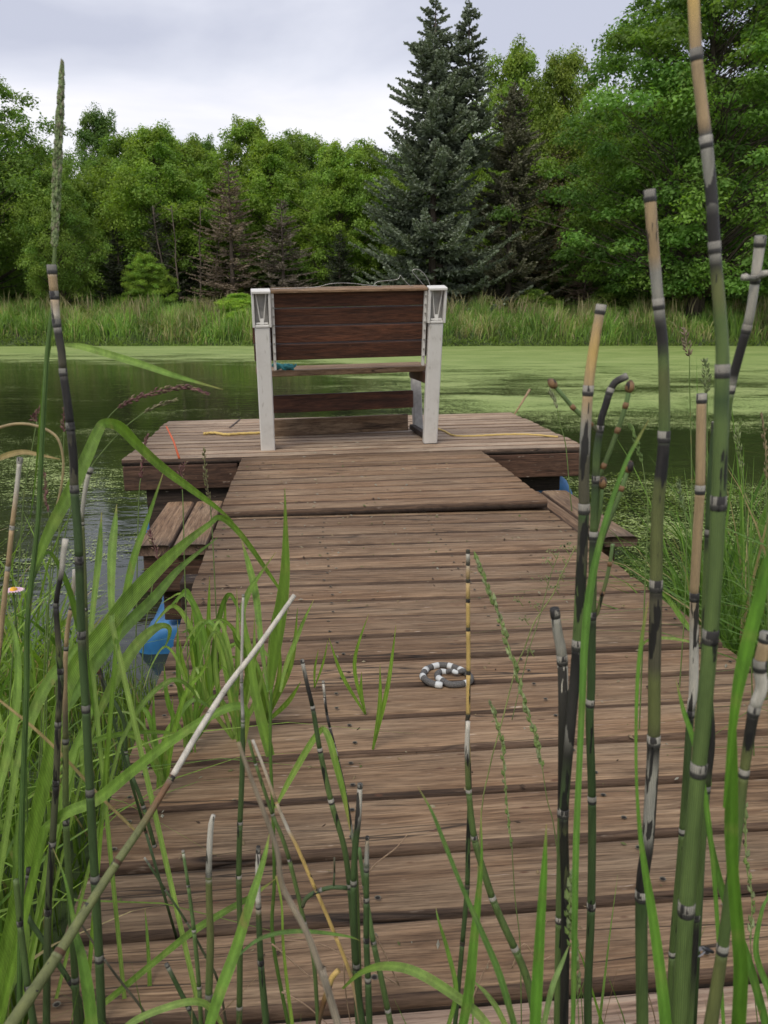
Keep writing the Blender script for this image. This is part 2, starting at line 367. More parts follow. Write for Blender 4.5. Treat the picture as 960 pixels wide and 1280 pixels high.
def quads(name, P, A, B, col, mt):
    """P centre, A half-length vector, B half-width vector (n,3) -> rhombic leaves"""
    n = len(P); V = np.stack([P-A, P-A*.1+B, P+A, P-A*.1-B], 1).reshape(-1, 3)
    return mesh(name, V, np.arange(4*n).reshape(n, 4), mt, False, np.repeat(col, 4, 0))
def unit(v): return v / np.maximum(np.linalg.norm(v, axis=-1, keepdims=True), 1e-6)
# raised floating weed near the dock's right side
n = 26000; px = rng.uniform(.55, 3.8, n); py = rng.uniform(3.3, 7.0, n)
clump = np.sin(px*5.1+np.sin(py*3.3)*1.3)*np.sin(py*7.7+px*2.1)+.5*np.sin(px*17+py*9)
k = (px/py > .17) & (clump > rng.uniform(-.8, .9, n)) & (py < 6.3 + .3*np.sin(px*4))
P = np.stack([px, py, rng.uniform(.008, .028, n)], -1)[k]; n = len(P)
th = rng.uniform(0, 2*np.pi, n); A = np.stack([np.cos(th), np.sin(th)*.6, rng.normal(0, .25, n)], -1)*rng.uniform(.008, .022, (n, 1))
B = np.stack([-np.sin(th), np.cos(th), rng.normal(0, .3, n)], -1)*rng.uniform(.004, .008, (n, 1))
g = rng.uniform(.7, 1.25, (n, 1)); col = np.concatenate([g*np.array([[.15, .21, .05]]), np.ones((n, 1))], 1)
meta(obj('pondweed', quads('pondweed', P, A, B, col, M_LEAF)), 'matted yellow green pondweed floating beside the right edge of the dock', 'pondweed', kind='stuff')

# ------------------------------------------------------------ dock
DZ = .45; YAW = R(5.8)
dock = empty('wooden_dock', (0, 0, 0), (0, 0, YAW)); meta(dock, 'long weathered brown plank walkway leading out over the pond, with short side shelves', 'dock')
rnd = random.Random(3)
def boardmesh(name, length, width, th, mt, seed):
    r = random.Random(seed); mbb = MB(); n = 7; prof = []
    b = .015; hw = width/2
    prof = [(-hw+.004, -th), (-hw, -b*1.2), (-hw+b*.13, -b*.5), (-hw+b*.5, -b*.13), (-hw+b*1.2, 0), (0, .001), (hw-b*1.2, 0), (hw-b*.5, -b*.13), (hw-b*.13, -b*.5), (hw, -b*1.2), (hw-.004, -th)]
    V = []; ph = r.uniform(0, 6); k = len(prof)
    for i in range(n):
        x = -length/2 + length*i/(n-1); dz = .0012*math.sin(ph + x*3.1); dy = .0016*math.sin(ph*2+x*2.3)
        V += [(x, y+dy, z+dz) for y, z in prof]
    Fq = [(i*k+j, (i+1)*k+j, (i+1)*k+(j+1) % k, i*k+(j+1) % k) for i in range(n-1) for j in range(k)]
    Fq = [f[::-1] for f in Fq] + [tuple(range(k)), tuple(range((n-1)*k, n*k))[::-1]]
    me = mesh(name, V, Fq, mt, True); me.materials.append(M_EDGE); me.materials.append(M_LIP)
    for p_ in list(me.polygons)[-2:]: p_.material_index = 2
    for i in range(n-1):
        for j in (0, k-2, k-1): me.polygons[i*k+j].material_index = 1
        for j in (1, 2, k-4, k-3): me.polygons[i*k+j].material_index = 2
    return me
def lay(parent, mts, u0, u1, v0, pitch, n, z, gap=.0095, th=.036, jit=.004, name='board', rots=None):
    lib = [boardmesh(name, u1-u0, pitch-gap, th, mts, 11+q) for q in range(3)]
    for i in range(n):
        o = obj(name, lib[i % 3], parent, ((u0+u1)/2 + rnd.uniform(-jit, jit), v0+pitch*(i+.5)+rnd.uniform(-.001, .001), z+rnd.uniform(-.003, .003)),
                (rnd.uniform(-.012, .012), rnd.uniform(-.0012, .0012), rnd.uniform(-.003, .003)+(math.pi if rnd.random() < .5 else 0)))
lay(dock, M_DECK, -.325, 1.025, .830, .1445, 17, DZ)        # walkway to the neck
lay(dock, M_PALE, -.325, 1.025, .752, .078, 1, DZ-.004, name='end_board')
# narrow strip where the raised neck starts
lib_b = boardmesh('board', 1.35, .06, .036, M_DECK, 44)
obj('board', lib_b, dock, (.35, 3.315, DZ))
obj('board', boardmesh('board', 1.35, .12, .036, M_DECK, 45), dock, (.35, 3.41, DZ))
# side shelves: two lengthwise planks each, edge plank and bearers below
def plankv(name, mt, u, v0, v1, w, z, th=.038, parent=dock, seed=1):
    o = obj(name, boardmesh(name, v1-v0, w, th, mt, seed), parent, (u, (v0+v1)/2, z), (0, 0, math.pi/2)); return o
for (u, w, s, a, b) in ((-.395, .124, 5, 2.93, 3.66), (-.524, .122, 6, 2.935, 3.655)): plankv('shelf_plank', M_DECK, u, a, b, w, DZ-.004, seed=s)
for (u, w, s, a, b) in ((1.068, .068, 7, 2.93, 3.72), (1.172, .128, 8, 2.885, 3.72)): plankv('shelf_plank', M_DECK, u, a, b, w, DZ-.004, seed=s)
def beam(name, mt, p, d, parent=dock, bev=.004, rot=(0, 0, 0)):
    mb = MB(); mb.box((0, 0, 0), d, bev=bev); o = mb.build(name, mt, parent); o.location = p; o.rotation_euler = rot; return o
beam('shelf_beam', M_FASC, (-.452, 2.975, DZ-.116), (.225, .038, .14)); beam('shelf_beam', M_FASC, (-.452, 3.60, DZ-.116), (.225, .038, .14))
beam('shelf_beam', M_FASC, (-.425, 3.02, DZ-.25), (.17, .038, .12))
beam('shelf_beam', M_FASC, (1.10, 2.95, DZ-.11), (.14, .038, .13)); beam('shelf_beam', M_FASC, (1.10, 3.66, DZ-.11), (.14, .038, .13))
for u in (-.295, .35, .995): beam('joist', M_UNDER, (u, 2.1, DZ-.11), (.04, 2.6, .14))
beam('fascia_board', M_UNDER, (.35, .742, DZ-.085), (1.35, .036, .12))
for u in (-.36, 1.06): beam('post', M_UNDER, (u, 2.75, .02), (.09, .09, .72))
for u in (-.25, .95): beam('post', M_UNDER, (u, 1.2, .1), (.09, .09, .5))
# screws on the boards (a few pixels each)
mb = MB()
def screw(mb, u, v, z, r=.0048):
    n = 8; P = [(u+r*math.cos(2*math.pi*k/n), v+r*math.sin(2*math.pi*k/n), z+.0012) for k in range(n)]
    q = [(u+r*.55*math.cos(2*math.pi*k/n), v+r*.55*math.sin(2*math.pi*k/n), z+.0002) for k in range(n)]
    mb.add(P + q + [(u, v, z-.0006)], [(k, (k+1) % n, n+(k+1) % n, n+k) for k in range(n)] + [(n+k, n+(k+1) % n, 2*n) for k in range(n)], [(.34, .30, .26, 0)]*n+[(.03, .022, .018, 0)]*(n+1))
for i in range(17):
    v = .83 + .1445*(i+.5)
    for u in (-.29, .08+.01*math.sin(i*2.1), .50, .985):
        for dv in (-.038, .034): screw(mb, u+rnd.uniform(-.008, .008), v+dv+rnd.uniform(-.005, .005), DZ+.0038)
s = mb.build('screw_heads', M_SEED, dock); meta(s, kind='stuff')
# floats
def drum(parent, u, v0, v1, z, r, axis='v'):
    mb = MB(); n = 20; prof = [(0, .0), (.0, .78), (.012, .9), (.03, .985), (.05, 1), (.22, 1), (.235, 1.03), (.25, 1), (.5, 1), (.74, 1), (.755, 1.03), (.77, 1), (.95, 1), (.97, .985), (.988, .9), (1, .78), (1, 0)]
    L0 = v1-v0; pts = []
    V = []; 
    for (s_, q) in prof:
        for k in range(n):
            a = 2*math.pi*k/n; V.append((u+r*q*math.cos(a), v0+L0*s_, z+r*q*math.sin(a)))
    Fq = [(i*n+k, (i+1)*n+k, (i+1)*n+(k+1) % n, i*n+(k+1) % n) for i in range(len(prof)-1) for k in range(n)]
    mb.add(V, Fq); return mb.build('float_drum', M_BARREL, parent, True)
drum(dock, -.45, 3.02, 3.85, -.05, .18)

# end platform, very slightly tipped, with the neck boards laid over the walkway
plat = empty('dock_platform', (0, 0, 0)); meta(plat, 'wide greyish brown plank platform at the far end of the dock, under the bench', 'dock platform')
piv = Vector((.35, 5.0, DZ)); plat.matrix_world = Matrix.Rotation(YAW, 4, 'Z') @ Matrix.Translation(piv) @ Matrix.Rotation(R(-.8), 4, 'Y') @ Matrix.Translation(-piv)
NZ = DZ + .002
lay(plat, M_DECK, -.318, 1.018, 3.30, .134, 10, DZ+.036, gap=.008, th=.034)
nrow = 13; p2 = (6.42-4.645)/nrow
lay(plat, M_PLAT, -.97, 1.64, 4.645, p2, nrow, DZ+.036, gap=.009, th=.034, jit=.008)
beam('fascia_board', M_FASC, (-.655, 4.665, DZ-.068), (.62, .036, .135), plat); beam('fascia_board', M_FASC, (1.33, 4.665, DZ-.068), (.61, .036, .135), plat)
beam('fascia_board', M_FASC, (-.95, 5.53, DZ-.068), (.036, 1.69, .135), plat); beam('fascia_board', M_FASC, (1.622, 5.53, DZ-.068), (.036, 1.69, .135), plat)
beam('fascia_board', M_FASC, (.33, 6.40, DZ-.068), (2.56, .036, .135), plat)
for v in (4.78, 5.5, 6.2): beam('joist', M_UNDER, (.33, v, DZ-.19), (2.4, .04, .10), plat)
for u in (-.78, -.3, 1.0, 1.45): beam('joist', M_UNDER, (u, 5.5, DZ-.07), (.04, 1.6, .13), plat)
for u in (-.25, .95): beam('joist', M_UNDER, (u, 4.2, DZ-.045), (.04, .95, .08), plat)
drum(plat, -.625, 4.74, 5.66, .03, .27); beam('skirt_board', M_UNDER, (-.59, 4.70, .17), (.53, .03, .32), plat); drum(plat, 1.42, 4.9, 5.8, .075, .26)

# ------------------------------------------------------------ bench on the platform
bench = empty('garden_bench', (0, 0, 0)); meta(bench, 'dark brown slatted bench with off white resin legs, seen from behind on the dock platform', 'bench')
bench.matrix_world = plat.matrix_world @ Matrix.Translation((.298, 4.90, DZ+.037)) @ Matrix.Rotation(R(3.8), 4, 'Z') @ Matrix.Rotation(R(-.5), 4, 'Y') @ Matrix.Diagonal((.975, 1, .93, 1))
HB = .955; lean = .225                                      # height of the back, how far it leans to the camera
def leany(z): return -lean * z / HB
def post(mb, x, w, z0, z1, dep, bev=.006):
    ang = math.atan2(lean, HB); rot = Matrix.Rotation(ang, 3, 'X')
    zc = (z0+z1)/2; mb.box((x, leany(zc), zc), (w, dep, (z1-z0)/math.cos(ang)), rot, bev)
for sx in (-1, 1):
    x = sx*.492
    mb = MB(); post(mb, x, .083, .0, .755, .05); mb.build('rear_leg', M_RESIN, bench)
    # head bracket: open box over the post
    mb = MB(); wd_ = .104
    for q in (-1, 1): post(mb, x+q*(wd_/2-.007), .014, .757, .945, .062, .003)
    post(mb, x, wd_, .946, .962, .078, .003); post(mb, x, wd_-.03, .757, .770, .058, .002)
    hb = mb.build('back_bracket', M_RESIN, bench)
    mb = MB()
    for q in (-1, 1):
        p0 = Vector((x+q*.010, leany(.79)-.012, .79)); p1 = Vector((x+q*.028, leany(.94)-.012, .94)); mb.tube([p0, p1], .0035, 6)
    mb.box((x, leany(.79)-.012, .785), (.02, .012, .035)); mb.box((x, leany(.775)-.012, .775), (.064, .012, .010))
    mb.build('rib', M_RESIN, hb)
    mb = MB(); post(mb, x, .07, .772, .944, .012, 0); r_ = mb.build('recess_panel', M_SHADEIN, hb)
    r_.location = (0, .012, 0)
    # slotted flange that carries the slats, inside the leg
    mb = MB(); post(mb, x-sx*.062, .016, .50, .955, .030, .003); fl = mb.build('slat_flange', M_SHADEIN if False else M_RESIN, bench); fl.location = (0, .012, 0)
    for z in (.555, .60, .655, .71, .76, .81, .86, .91):
        mb = MB(); p = Vector((x-sx*.064, leany(z)-.005, z)); mb.tube([p, p+Vector((0, -.006, -.001))], .0055, 8); mb.build('bolt_head', M_METAL, bench)
    # seat side arm and front leg
    mb = MB(); mb.box((x-sx*.02, .19, .42), (.035, .46, .075), bev=.006); mb.build('seat_support', M_SLAT, bench)
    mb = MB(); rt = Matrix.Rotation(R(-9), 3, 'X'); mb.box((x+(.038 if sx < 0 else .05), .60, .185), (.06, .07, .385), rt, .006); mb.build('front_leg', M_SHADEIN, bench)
    mb = MB(); mb.box((x+(.02 if sx < 0 else .012), .31, .022), (.036, .56, .036), bev=.004); mb.build('foot_rail', M_UNDER, bench)  # rail coloured dark to paint in the shadow strip beside the leg
W = 1.115
def slat(name, c, d, seed, tilt=0):
    mb = MB(); mb.box((0, 0, 0), d, bev=.004); o = mb.build(name, M_SLAT, bench); o.location = c; o.rotation_euler = (tilt, 0, 0); return o
ang = math.atan2(lean, HB)
for i in range(4):
    z = .555 + .1015*(i+.5); w_ = 1.085 + .008*math.sin(i*2); slat('back_slat', (0, leany(z)+.047, z), (w_, .036, .0972), i, ang)
mb = MB(); mb.box((0, 0, 0), (.875, .085, .018), bev=.004); cs = mb.build('cap_slat', M_DECK, bench); cs.location = (0, leany(.957)+.03, .957); cs.rotation_euler = (ang, 0, 0)
for i in range(3): 
    mb = MB(); mb.box((0, 0, 0), (1.06, .142, .036), bev=.004); o = mb.build('seat_slat', M_DECK, bench); o.location = (0, .10+.15*i, .468)
slat('stretcher', (0, .36, .245), (.93, .036, .115), 1)
mb = MB(); mb.box((0, 0, 0), (.93, .036, .115), bev=.004); o = mb.build('base_board', M_DECK, bench); o.location = (0, .545, .062)
# thin wire on top of the back
def wpt(x, z, y=0): return bench.matrix_world @ Vector((x, leany(HB)+.02+y, z))
def wire(label, pts, r=.0016, cat='wire'):
    mb = MB(); P = [wpt(*p) for p in pts]; Q = []
    for i in range(len(P)-1):
        a, b, c, d = P[max(i-1, 0)], P[i], P[i+1], P[min(i+2, len(P)-1)]
        for k in range(5):
            s_ = k/5; Q.append(.5*((2*b)+(c-a)*s_+(2*a-5*b+4*c-d)*s_*s_+(3*b-a-3*c+d)*s_**3))
    Q.append(P[-1]); mb.tube(Q, r, 5); meta(mb.build('loose_wire', M_METAL, None, True), label, cat)
wire('long low loop of thin wire along the left half of the bench top', [(-.44, .966), (-.25, .969), (-.17, .975), (-.10, .99), (0, .99), (.12, .975), (.18, .969)])
wire('kinked thin wire standing on the bench top towards the right', [(.13, .968), (.155, .995), (.20, 1.0), (.27, 1.008), (.285, 1.03), (.30, 1.012), (.335, .975), (.36, .968)])
wire('small upright wire loop on the right end of the bench top', [(.42, .972), (.37, 1.03), (.355, 1.055), (.385, 1.063), (.42, 1.04), (.445, 1.0), (.455, .972)])
# teal rag on the seat
mb = MB(); r = random.Random(8); base = bench.matrix_world @ Vector((-.37, .075, .487))
for i in range(9):
    a = r.uniform(0, 6.3); P = []
    c0 = base + Vector((r.uniform(-.045, .05), r.uniform(-.02, .02), .004+r.uniform(0, .018)))
    for k in range(8):
        P.append(c0 + Vector((.034*math.cos(a+k*.8)*(1-k*.05), .02*math.sin(a+k*.8), .010*math.sin(k*1.3+i)+.004)))
    mb.tube(P, [.004, .007, .008, .008, .007, .008, .006, .003], 6)
meta(mb.build('rag', M_CLOTH, None, True), 'crumpled teal rag on the left end of the bench seat', 'rag')

# rope, sticks on the platform
PT = plat.matrix_world
def onplat(px, py, dz=0):      # where the sight line meets the platform top
    Mi = PT.inverted(); o_ = Mi @ Vector((0, 0, CAMZ)); d_ = (Mi.to_3x3() @ ray(px, py)); s_ = (DZ+.037+dz-o_.z)/d_.z
    return PT @ (o_ + d_*s_)
def spline(P, k=6):
    Q = []
    for i in range(len(P)-1):
        a, b, c, d = P[max(i-1, 0)], P[i], P[i+1], P[min(i+2, len(P)-1)]
        for j in range(k):
            s_ = j/k; Q.append(.5*((2*b)+(c-a)*s_+(2*a-5*b+4*c-d)*s_*s_+(3*b-a-3*c+d)*s_**3))
    return Q + [P[-1]]
def rope(label, pts, r):
    mb = MB(); P = spline([onplat(x, y, r) for x, y in pts], 10)
    P = [p + Vector((0, .004*math.sin(i*1.3), 0)) for i, p in enumerate(P)]
    mb.tube(P, [r*(1+.12*math.sin(i*2.0)) for i in range(len(P))], 7); meta(mb.build('rope', M_ROPE, None, True), label, 'rope')
rope('thick yellow rope lying on the platform left of the bench', [(255, 542), (268, 541), (282, 543), (300, 542), (325, 541), (343, 540)], .009)
rope('thin yellow rope trailing over the platform right of the bench', [(548, 536), (556, 539), (566, 544), (585, 545), (610, 544), (632, 543), (660, 543), (697, 546)], .006)
def stick(name, label, cat, p0, p1, r0, r1, mt, n=6):
    mb = MB(); mid = (p0+p1)/2 + Vector((.004, 0, .003)); mb.tube([p0, mid, p1], [r0, (r0+r1)/2, r1], n); meta(mb.build(name, mt, None, True), label, cat)
M_TWIG = plain('tan_twig', (.30, .20, .11), .8, 60, .3)
stick('twig', 'short dark twig leaning on the back edge of the platform left of the bench', 'twig', onplat(287, 535), at(300, 524, 6.3), .008, .004, M_RUST)
stick('stick', 'tan stick standing at the back right edge of the platform', 'stick', onplat(643, 518), at(662, 487, 6.6), .006, .010, M_TWIG)
stick('orange_rod', 'thin orange red rod leaning above the left part of the platform', 'rod', at(224, 573, 3.2), at(208, 533, 3.3), .0045, .003, M_ORANGE)

# ------------------------------------------------------------ toy snake coiled on the boards
Md = Matrix.Rotation(YAW, 4, 'Z')
def ondeck(px, py, dz=0): return onz(px, py, DZ+dz)
sn = empty('toy_snake', ondeck(558, 848)); meta(sn, 'small grey toy snake with white bands, coiled on the walkway boards', 'toy snake')
coil = [(553, 859), (545, 858), (536, 855), (529, 849), (529, 845), (533, 839), (540, 836), (548, 834), (557, 834), (566, 836), (574, 839), (583, 844), (588, 849), (587, 854), (580, 857), (572, 858), (562, 858), (554, 854), (548, 850), (547, 845), (551, 842), (558, 842), (565, 844), (570, 846), (574, 845)]
mcz = [.0062]*18 + [.007]*7
P = [ondeck(x, y+1, 0) for x, y in coil]
for i, p in enumerate(P): p.z = DZ + .0065 + (.006 if i > 21 else 0)
P = spline(P, 6); n_ = len(P)
acc = [0]
for i in range(1, n_): acc.append(acc[-1] + (P[i]-P[i-1]).length)
def rad_s(i): 
    t_ = i/(n_-1); return .0074*(1 - max(0, t_-.78)*1.9)*(1 if i > 1 else .8)
bands = []; s_ = 0; i0 = 0; white = True; seq = []
lens = [.013, .040, .012, .018, .010, .018, .015, .020, .012, .018, .010, .062, .010, .055, .013, .036, .011, .020, .010, .022, .008, .05]
bi = 0; lim = lens[0]; cur = [0]
for i in range(1, n_):
    cur.append(i)
    if acc[i] >= lim or i == n_-1:
        seq.append((cur[:], white)); cur = [i]; white = not white; bi += 1; lim = acc[i] + lens[min(bi, len(lens)-1)]
M_SN = plain('grey_snake_rubber', (.085, .08, .075), .7, 350, .45, 0, .5)
for idx, wh in seq:
    if len(idx) < 2: continue
    mb = MB(); mb.tube([P[k]-P[0]*0 for k in idx], [rad_s(k)*(1.04 if wh else 1) for k in idx], 10)
    o = mb.me('b', M_WHITE if wh else M_SN, True); oo = obj('white_band' if wh else 'body_segment', o, sn); oo.matrix_parent_inverse = Matrix.Translation(sn.location).inverted()
mb = MB(); hd = P[-1]; mb.tube([hd, hd+Vector((.006, .002, .0005)), hd+Vector((.012, .003, 0)), hd+Vector((.017, .003, -.001))], [.005, .0068, .0055, .002], 8)
oo = mb.build('head', M_SN, sn, True); oo.matrix_parent_inverse = Matrix.Translation(sn.location).inverted()

# ------------------------------------------------------------ trees
def limb_tube(mb, p0, p1, r0, r1, n=5, wob=.08, rs=None, seg=3):
    rs = rs or random; P = []; Ln = (p1-p0).length
    for k in range(seg+1):
        t = k/seg; q = p0.lerp(p1, t)
        if 0 < k < seg: q = q + Vector((rs.uniform(-1, 1), rs.uniform(-1, 1), rs.uniform(-.2, 1)))*Ln*wob
        P.append(q)
    mb.tube(P, [r0+(r1-r0)*k/seg for k in range(seg+1)], n, cap=False); return P
def decid(seed, H, Rr, base, ncl, lpc, leaf, cl=.95, trunk=.22, shape=.75, lean=0, flat=.55, cvar=.3):
    rs = random.Random(seed); rg = np.random.default_rng(seed); mb = MB()
    top = Vector((lean, 0, H*.93)); spine = []
    for k in range(9):
        t = k/8; spine.append(Vector((lean*t + rs.uniform(-.2, .2)*(t > 0)*(t < 1), rs.uniform(-.2, .2)*(t > 0), H*.93*t)))
    mb.tube(spine, [trunk*(1-.86*(k/8)**.8)*(1.35 if k == 0 else 1) for k in range(9)], 9)
    ph = [rs.uniform(0, 6.28) for _ in range(6)]
    cents = []
    for i in range(ncl*3):
        if len(cents) >= ncl: break
        t = rs.random()**.85; a = rs.uniform(0, 6.28)
        prof = max(.12, math.sin(math.pi*min(1, t**shape*.96+.04)))**.62
        rr = Rr*prof*(1 + .22*math.sin(2*a+ph[0]+t*3) + .16*math.sin(3*a+ph[1]-t*7) + .14*math.sin(5*a+ph[2]+t*11))
        q = rs.random()**.42*rr
        c = Vector((q*math.cos(a)+lean*t, q*math.sin(a), base + (H-base)*t + rs.uniform(-.3, .3)))
        if any((c-d).length < cl*.42 for d in cents[-60:]): continue
        cents.append(c)
    Ps, As, Bs, Cs = [], [], [], []
    for c in cents:
        r_ = cl*rs.uniform(.55, 1.25)*(1.0 if c.z < H*.8 else .75)
        # branch from the spine
        zz = max(base*.75, c.z - (c.xy - Vector((lean*c.z/H, 0))).length*.55 - .3); k = min(7.99, zz/(H*.93)*8); s0 = spine[int(k)].lerp(spine[int(k)+1], k-int(k))
        limb_tube(mb, s0, c, .02+.035*(1-c.z/H)*(c-s0).length/4, .008, 4, .07, rs)
        n = int(lpc*rs.uniform(.7, 1.2)*min(1.2, r_/cl*1.05))
        d = unit(rg.normal(size=(n, 3))); q = rg.random((n, 1))**.5
        off = d*q*r_*np.array([[1, 1, flat]]); rho = np.linalg.norm(off[:, :2], axis=1)/r_
        off[:, 2] -= .30*r_*rho**2
        off += (np.sin(off*9+np.array(c)[None]*3)*.12*r_)[:, [1, 2, 0]]
        Ps.append(off + np.array(c)[None])
        nrm = unit(np.array([[0, 0, .9]]) + d*.8 + rg.normal(size=(n, 3))*.55)
        a_ = unit(np.cross(nrm, rg.normal(size=(n, 3)))); b_ = np.cross(nrm, a_)
        sz = leaf*rg.uniform(.6, 1.35, (n, 1)); As.append(a_*sz); Bs.append(b_*sz*.55)
        cv = 1 + cvar*rs.uniform(-1, 1); yel = rs.uniform(-1, 1); g = cv*rg.uniform(.72, 1.3, (n, 1))
        Cs.append(np.concatenate([g*np.array([[.196*(1+.10*yel), .282, .072*(1-.1*yel)]]), np.ones((n, 1))], 1))
    crown = quads('crown', np.concatenate(Ps), np.concatenate(As), np.concatenate(Bs), np.concatenate(Cs), M_LEAF)
    return mb.me('trunk', M_BARK, True), crown
def conifer(seed, H, Rb, base=.6, lean_tips=.25, dens=1.0, colr=(.062, .088, .072), step=.36, twin=None, sp_len=.5, droop=.18, keep=1.0, nr=.045):
    rs = random.Random(seed); rg = np.random.default_rng(seed); mb = MB(); Ps, As, Bs, Cs = [], [], [], []
    def leader(ox, z0, zt, Rmax, r0):
        mb.tube([Vector((ox*(0 if z0 == 0 else .25), 0, z0)), Vector((ox*.8, 0, z0+(zt-z0)*.3)), Vector((ox, 0, z0+(zt-z0)*.65)), Vector((ox, 0, zt))], [r0, r0*.8, r0*.45, .015], 8)
        z = max(base, z0+.4)
        while z < zt-.15:
            t = (z-z0)/(zt-z0); Lm = Rmax*(1-t)**.78*(.9+.12*math.sin(z*3+seed)) + .12
            for b in range(rs.choice((5, 6, 7)) if t < .93 else 4):
                if rs.random() > keep: continue
                a = rs.uniform(0, 6.28); Lb = Lm*rs.uniform(.68, 1.10); zz = z + rs.uniform(-.16, .16)
                up = .35*t - .02; P = []
                dx, dy = math.cos(a), math.sin(a)
                m_ = 6
                for k in range(m_+1):
                    s = k/m_; P.append(np.array([ox*(1 if z0 or t > .5 else t*2*0+1) + dx*Lb*s, dy*Lb*s, zz + Lb*(up*s - droop*math.sin(s*math.pi*.9)*(1-t) + lean_tips*.35*s*s)]))
                mb.tube([Vector(p) for p in P], [.028*(1-t*.6)*(1-.85*k/m_)+.004 for k in range(m_+1)], 3, cap=False)
                nt_ = max(3, int(Lb/.105*dens))
                s = (np.arange(nt_)+rg.random(nt_))/nt_; s = .12 + .88*s
                idx = np.clip((s*m_).astype(int), 0, m_-1); PA = np.array(P); fr = (s*m_-idx)[:, None]; base_p = PA[idx]*(1-fr)+PA[idx+1]*fr
                tan = unit(PA[idx+1]-PA[idx])
                lat = np.array([[-dy, dx, 0]]).repeat(nt_, 0)
                for sgn in (-1, 1):
                    ln = (sp_len*(1.08-s)*min(1, Lb/1.6)+.10)[:, None]*rg.uniform(.7, 1.2, (nt_, 1))
                    dr = unit(tan*.75 + lat*sgn*rg.uniform(.6, 1.1, (nt_, 1)) + np.array([[0, 0, -.05]]) + rg.normal(size=(nt_, 3))*.12)
                    for q in range(3):            # a spray is three short needle-covered twigs
                        st = base_p + dr*ln*(.0, .3, .55)[q]
                        d2 = unit(dr + np.cross(dr, rg.normal(size=(nt_, 3)))*(0, .55, .55)[q] + np.array([[0, 0, (.05, -.15, .2)[q]]]))
                        l2 = ln*(1.0, .6, .5)[q]*.5
                        Ps.append(st + d2*l2); As.append(d2*l2*1.05); Bs.append(unit(np.cross(d2, rg.normal(size=(nt_, 3))))*nr*rg.uniform(.7, 1.3, (nt_, 1)))
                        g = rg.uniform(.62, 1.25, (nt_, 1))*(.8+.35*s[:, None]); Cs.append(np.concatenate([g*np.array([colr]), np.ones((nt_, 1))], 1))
            z += step*(1-.35*t)*rs.uniform(.85, 1.15)
    leader(0, 0, H, Rb, .24*H/16)
    if twin: leader(twin[0], twin[1], twin[2], twin[3], .10)
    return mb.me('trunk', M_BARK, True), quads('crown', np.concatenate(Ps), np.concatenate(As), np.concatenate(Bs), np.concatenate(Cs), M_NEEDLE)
def plant(name, lib, px, Y, label, group=None, tint=(1, 1, 1), sc=1.0, rz=0, cat='tree', dz=0, sz=None):
    x = (px-480)/F*Y*math.cos(PITCH)*1.0 + 0; x = at(px, 380, Y).x
    o = empty(name, (x, Y, float(ground_h(x, Y))-.05+dz), (0, 0, rz)); o.scale = (sc, sc, sz or sc); meta(o, label, cat, group)
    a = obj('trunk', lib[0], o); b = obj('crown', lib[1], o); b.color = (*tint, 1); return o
def Htop(py, Y): return at(480, py, Y).z - 1.2
DA = decid(1, 12, 4.6, 1.2, 290, 250, .092, 1.05, flat=.62, cvar=.22)
DU = decid(9, 8, 4.6, 0, 200, 150, .17, 1.1, shape=.5)
DB = decid(2, 12, 4.4, 2.6, 270, 250, .092, .98, shape=.62, flat=.62, cvar=.22)
DC = decid(3, 12, 3.9, .6, 290, 250, .092, .92, shape=.9, flat=.62, cvar=.22)
DBIG = decid(4, 14.5, 6.4, 1.0, 460, 270, .095, 1.1, .32, cvar=.25)
MAPLE = decid(7, 19.5, 7.8, 1.9, 600, 330, .105, 1.12, .42, shape=.70, cvar=.42, flat=.36)
SPR = conifer(11, Htop(-4, 42)+.2, 5.0, .3, dens=1.45, colr=(.205, .245, .175), twin=(1.55, 7.0, Htop(2, 42)+.2, 2.3), sp_len=.62, nr=.055)
SPR2 = conifer(12, 12.5, 4.6, .4, dens=1.3, colr=(.175, .175, .118), sp_len=.5)
DEAD = conifer(13, 8.8, 3.0, .5, dens=.9, colr=(.235, .20, .16), sp_len=.45, keep=.9, nr=.026, droop=.05)
DKCON = conifer(14, 8.5, 2.8, .3, dens=.75, colr=(.075, .085, .055), sp_len=.5, nr=.045)
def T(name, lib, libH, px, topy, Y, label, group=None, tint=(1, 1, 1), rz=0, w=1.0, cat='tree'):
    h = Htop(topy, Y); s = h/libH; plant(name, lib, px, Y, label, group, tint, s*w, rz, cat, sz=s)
fam = (1, 1, 1)
T('broadleaf_tree', DBIG, 14.5, -42, 66, 43, 'big dark green tree at the left edge of the photo, taller than its neighbours', None, (.92, 1, .9), .4, 1.0)
T('broadleaf_tree', DA, 12, 78, 215, 41.5, 'lower leafy tree beside the big tree at the left edge', None, (1.0, 1.05, .9), 1.1, .8)
T('broadleaf_tree', DB, 12, 138, 146, 56, 'darker round topped tree standing above the rest left of the middle', None, (.72, .82, .85), 2.2, .62)
T('broadleaf_tree', DB, 12, 205, 166, 48, 'light green tree with a broad top and thin bare trunks beneath', None, (1.15, 1.22, .95), 3.0, .95)
T('broadleaf_tree', DC, 12, 318, 153, 50, 'tall yellow green tree right behind the brown dead conifer', None, (1.2, 1.22, .9), .3, .8)
T('broadleaf_tree', DA, 12, 372, 174, 52, 'mid green tree behind the bench, between the yellow green tree and the bright one', None, (.95, 1.0, .9), 4.0, .75)
T('broadleaf_tree', DC, 12, 424, 184, 46.5, 'bright green tree just left of the big blue spruce', None, (1.25, 1.3, 1.0), 5.1, .9)
T('broadleaf_tree', DB, 12, 262, 180, 58, 'tree showing only its top between the light green tree and the dead conifer', None, (.8, .9, .85), .9, .7)
T('broadleaf_tree', DC, 12, 633, 60, 52, 'narrow bright topped tree just right of the spruce', None, (1.15, 1.15, .9), 1.9, .62)
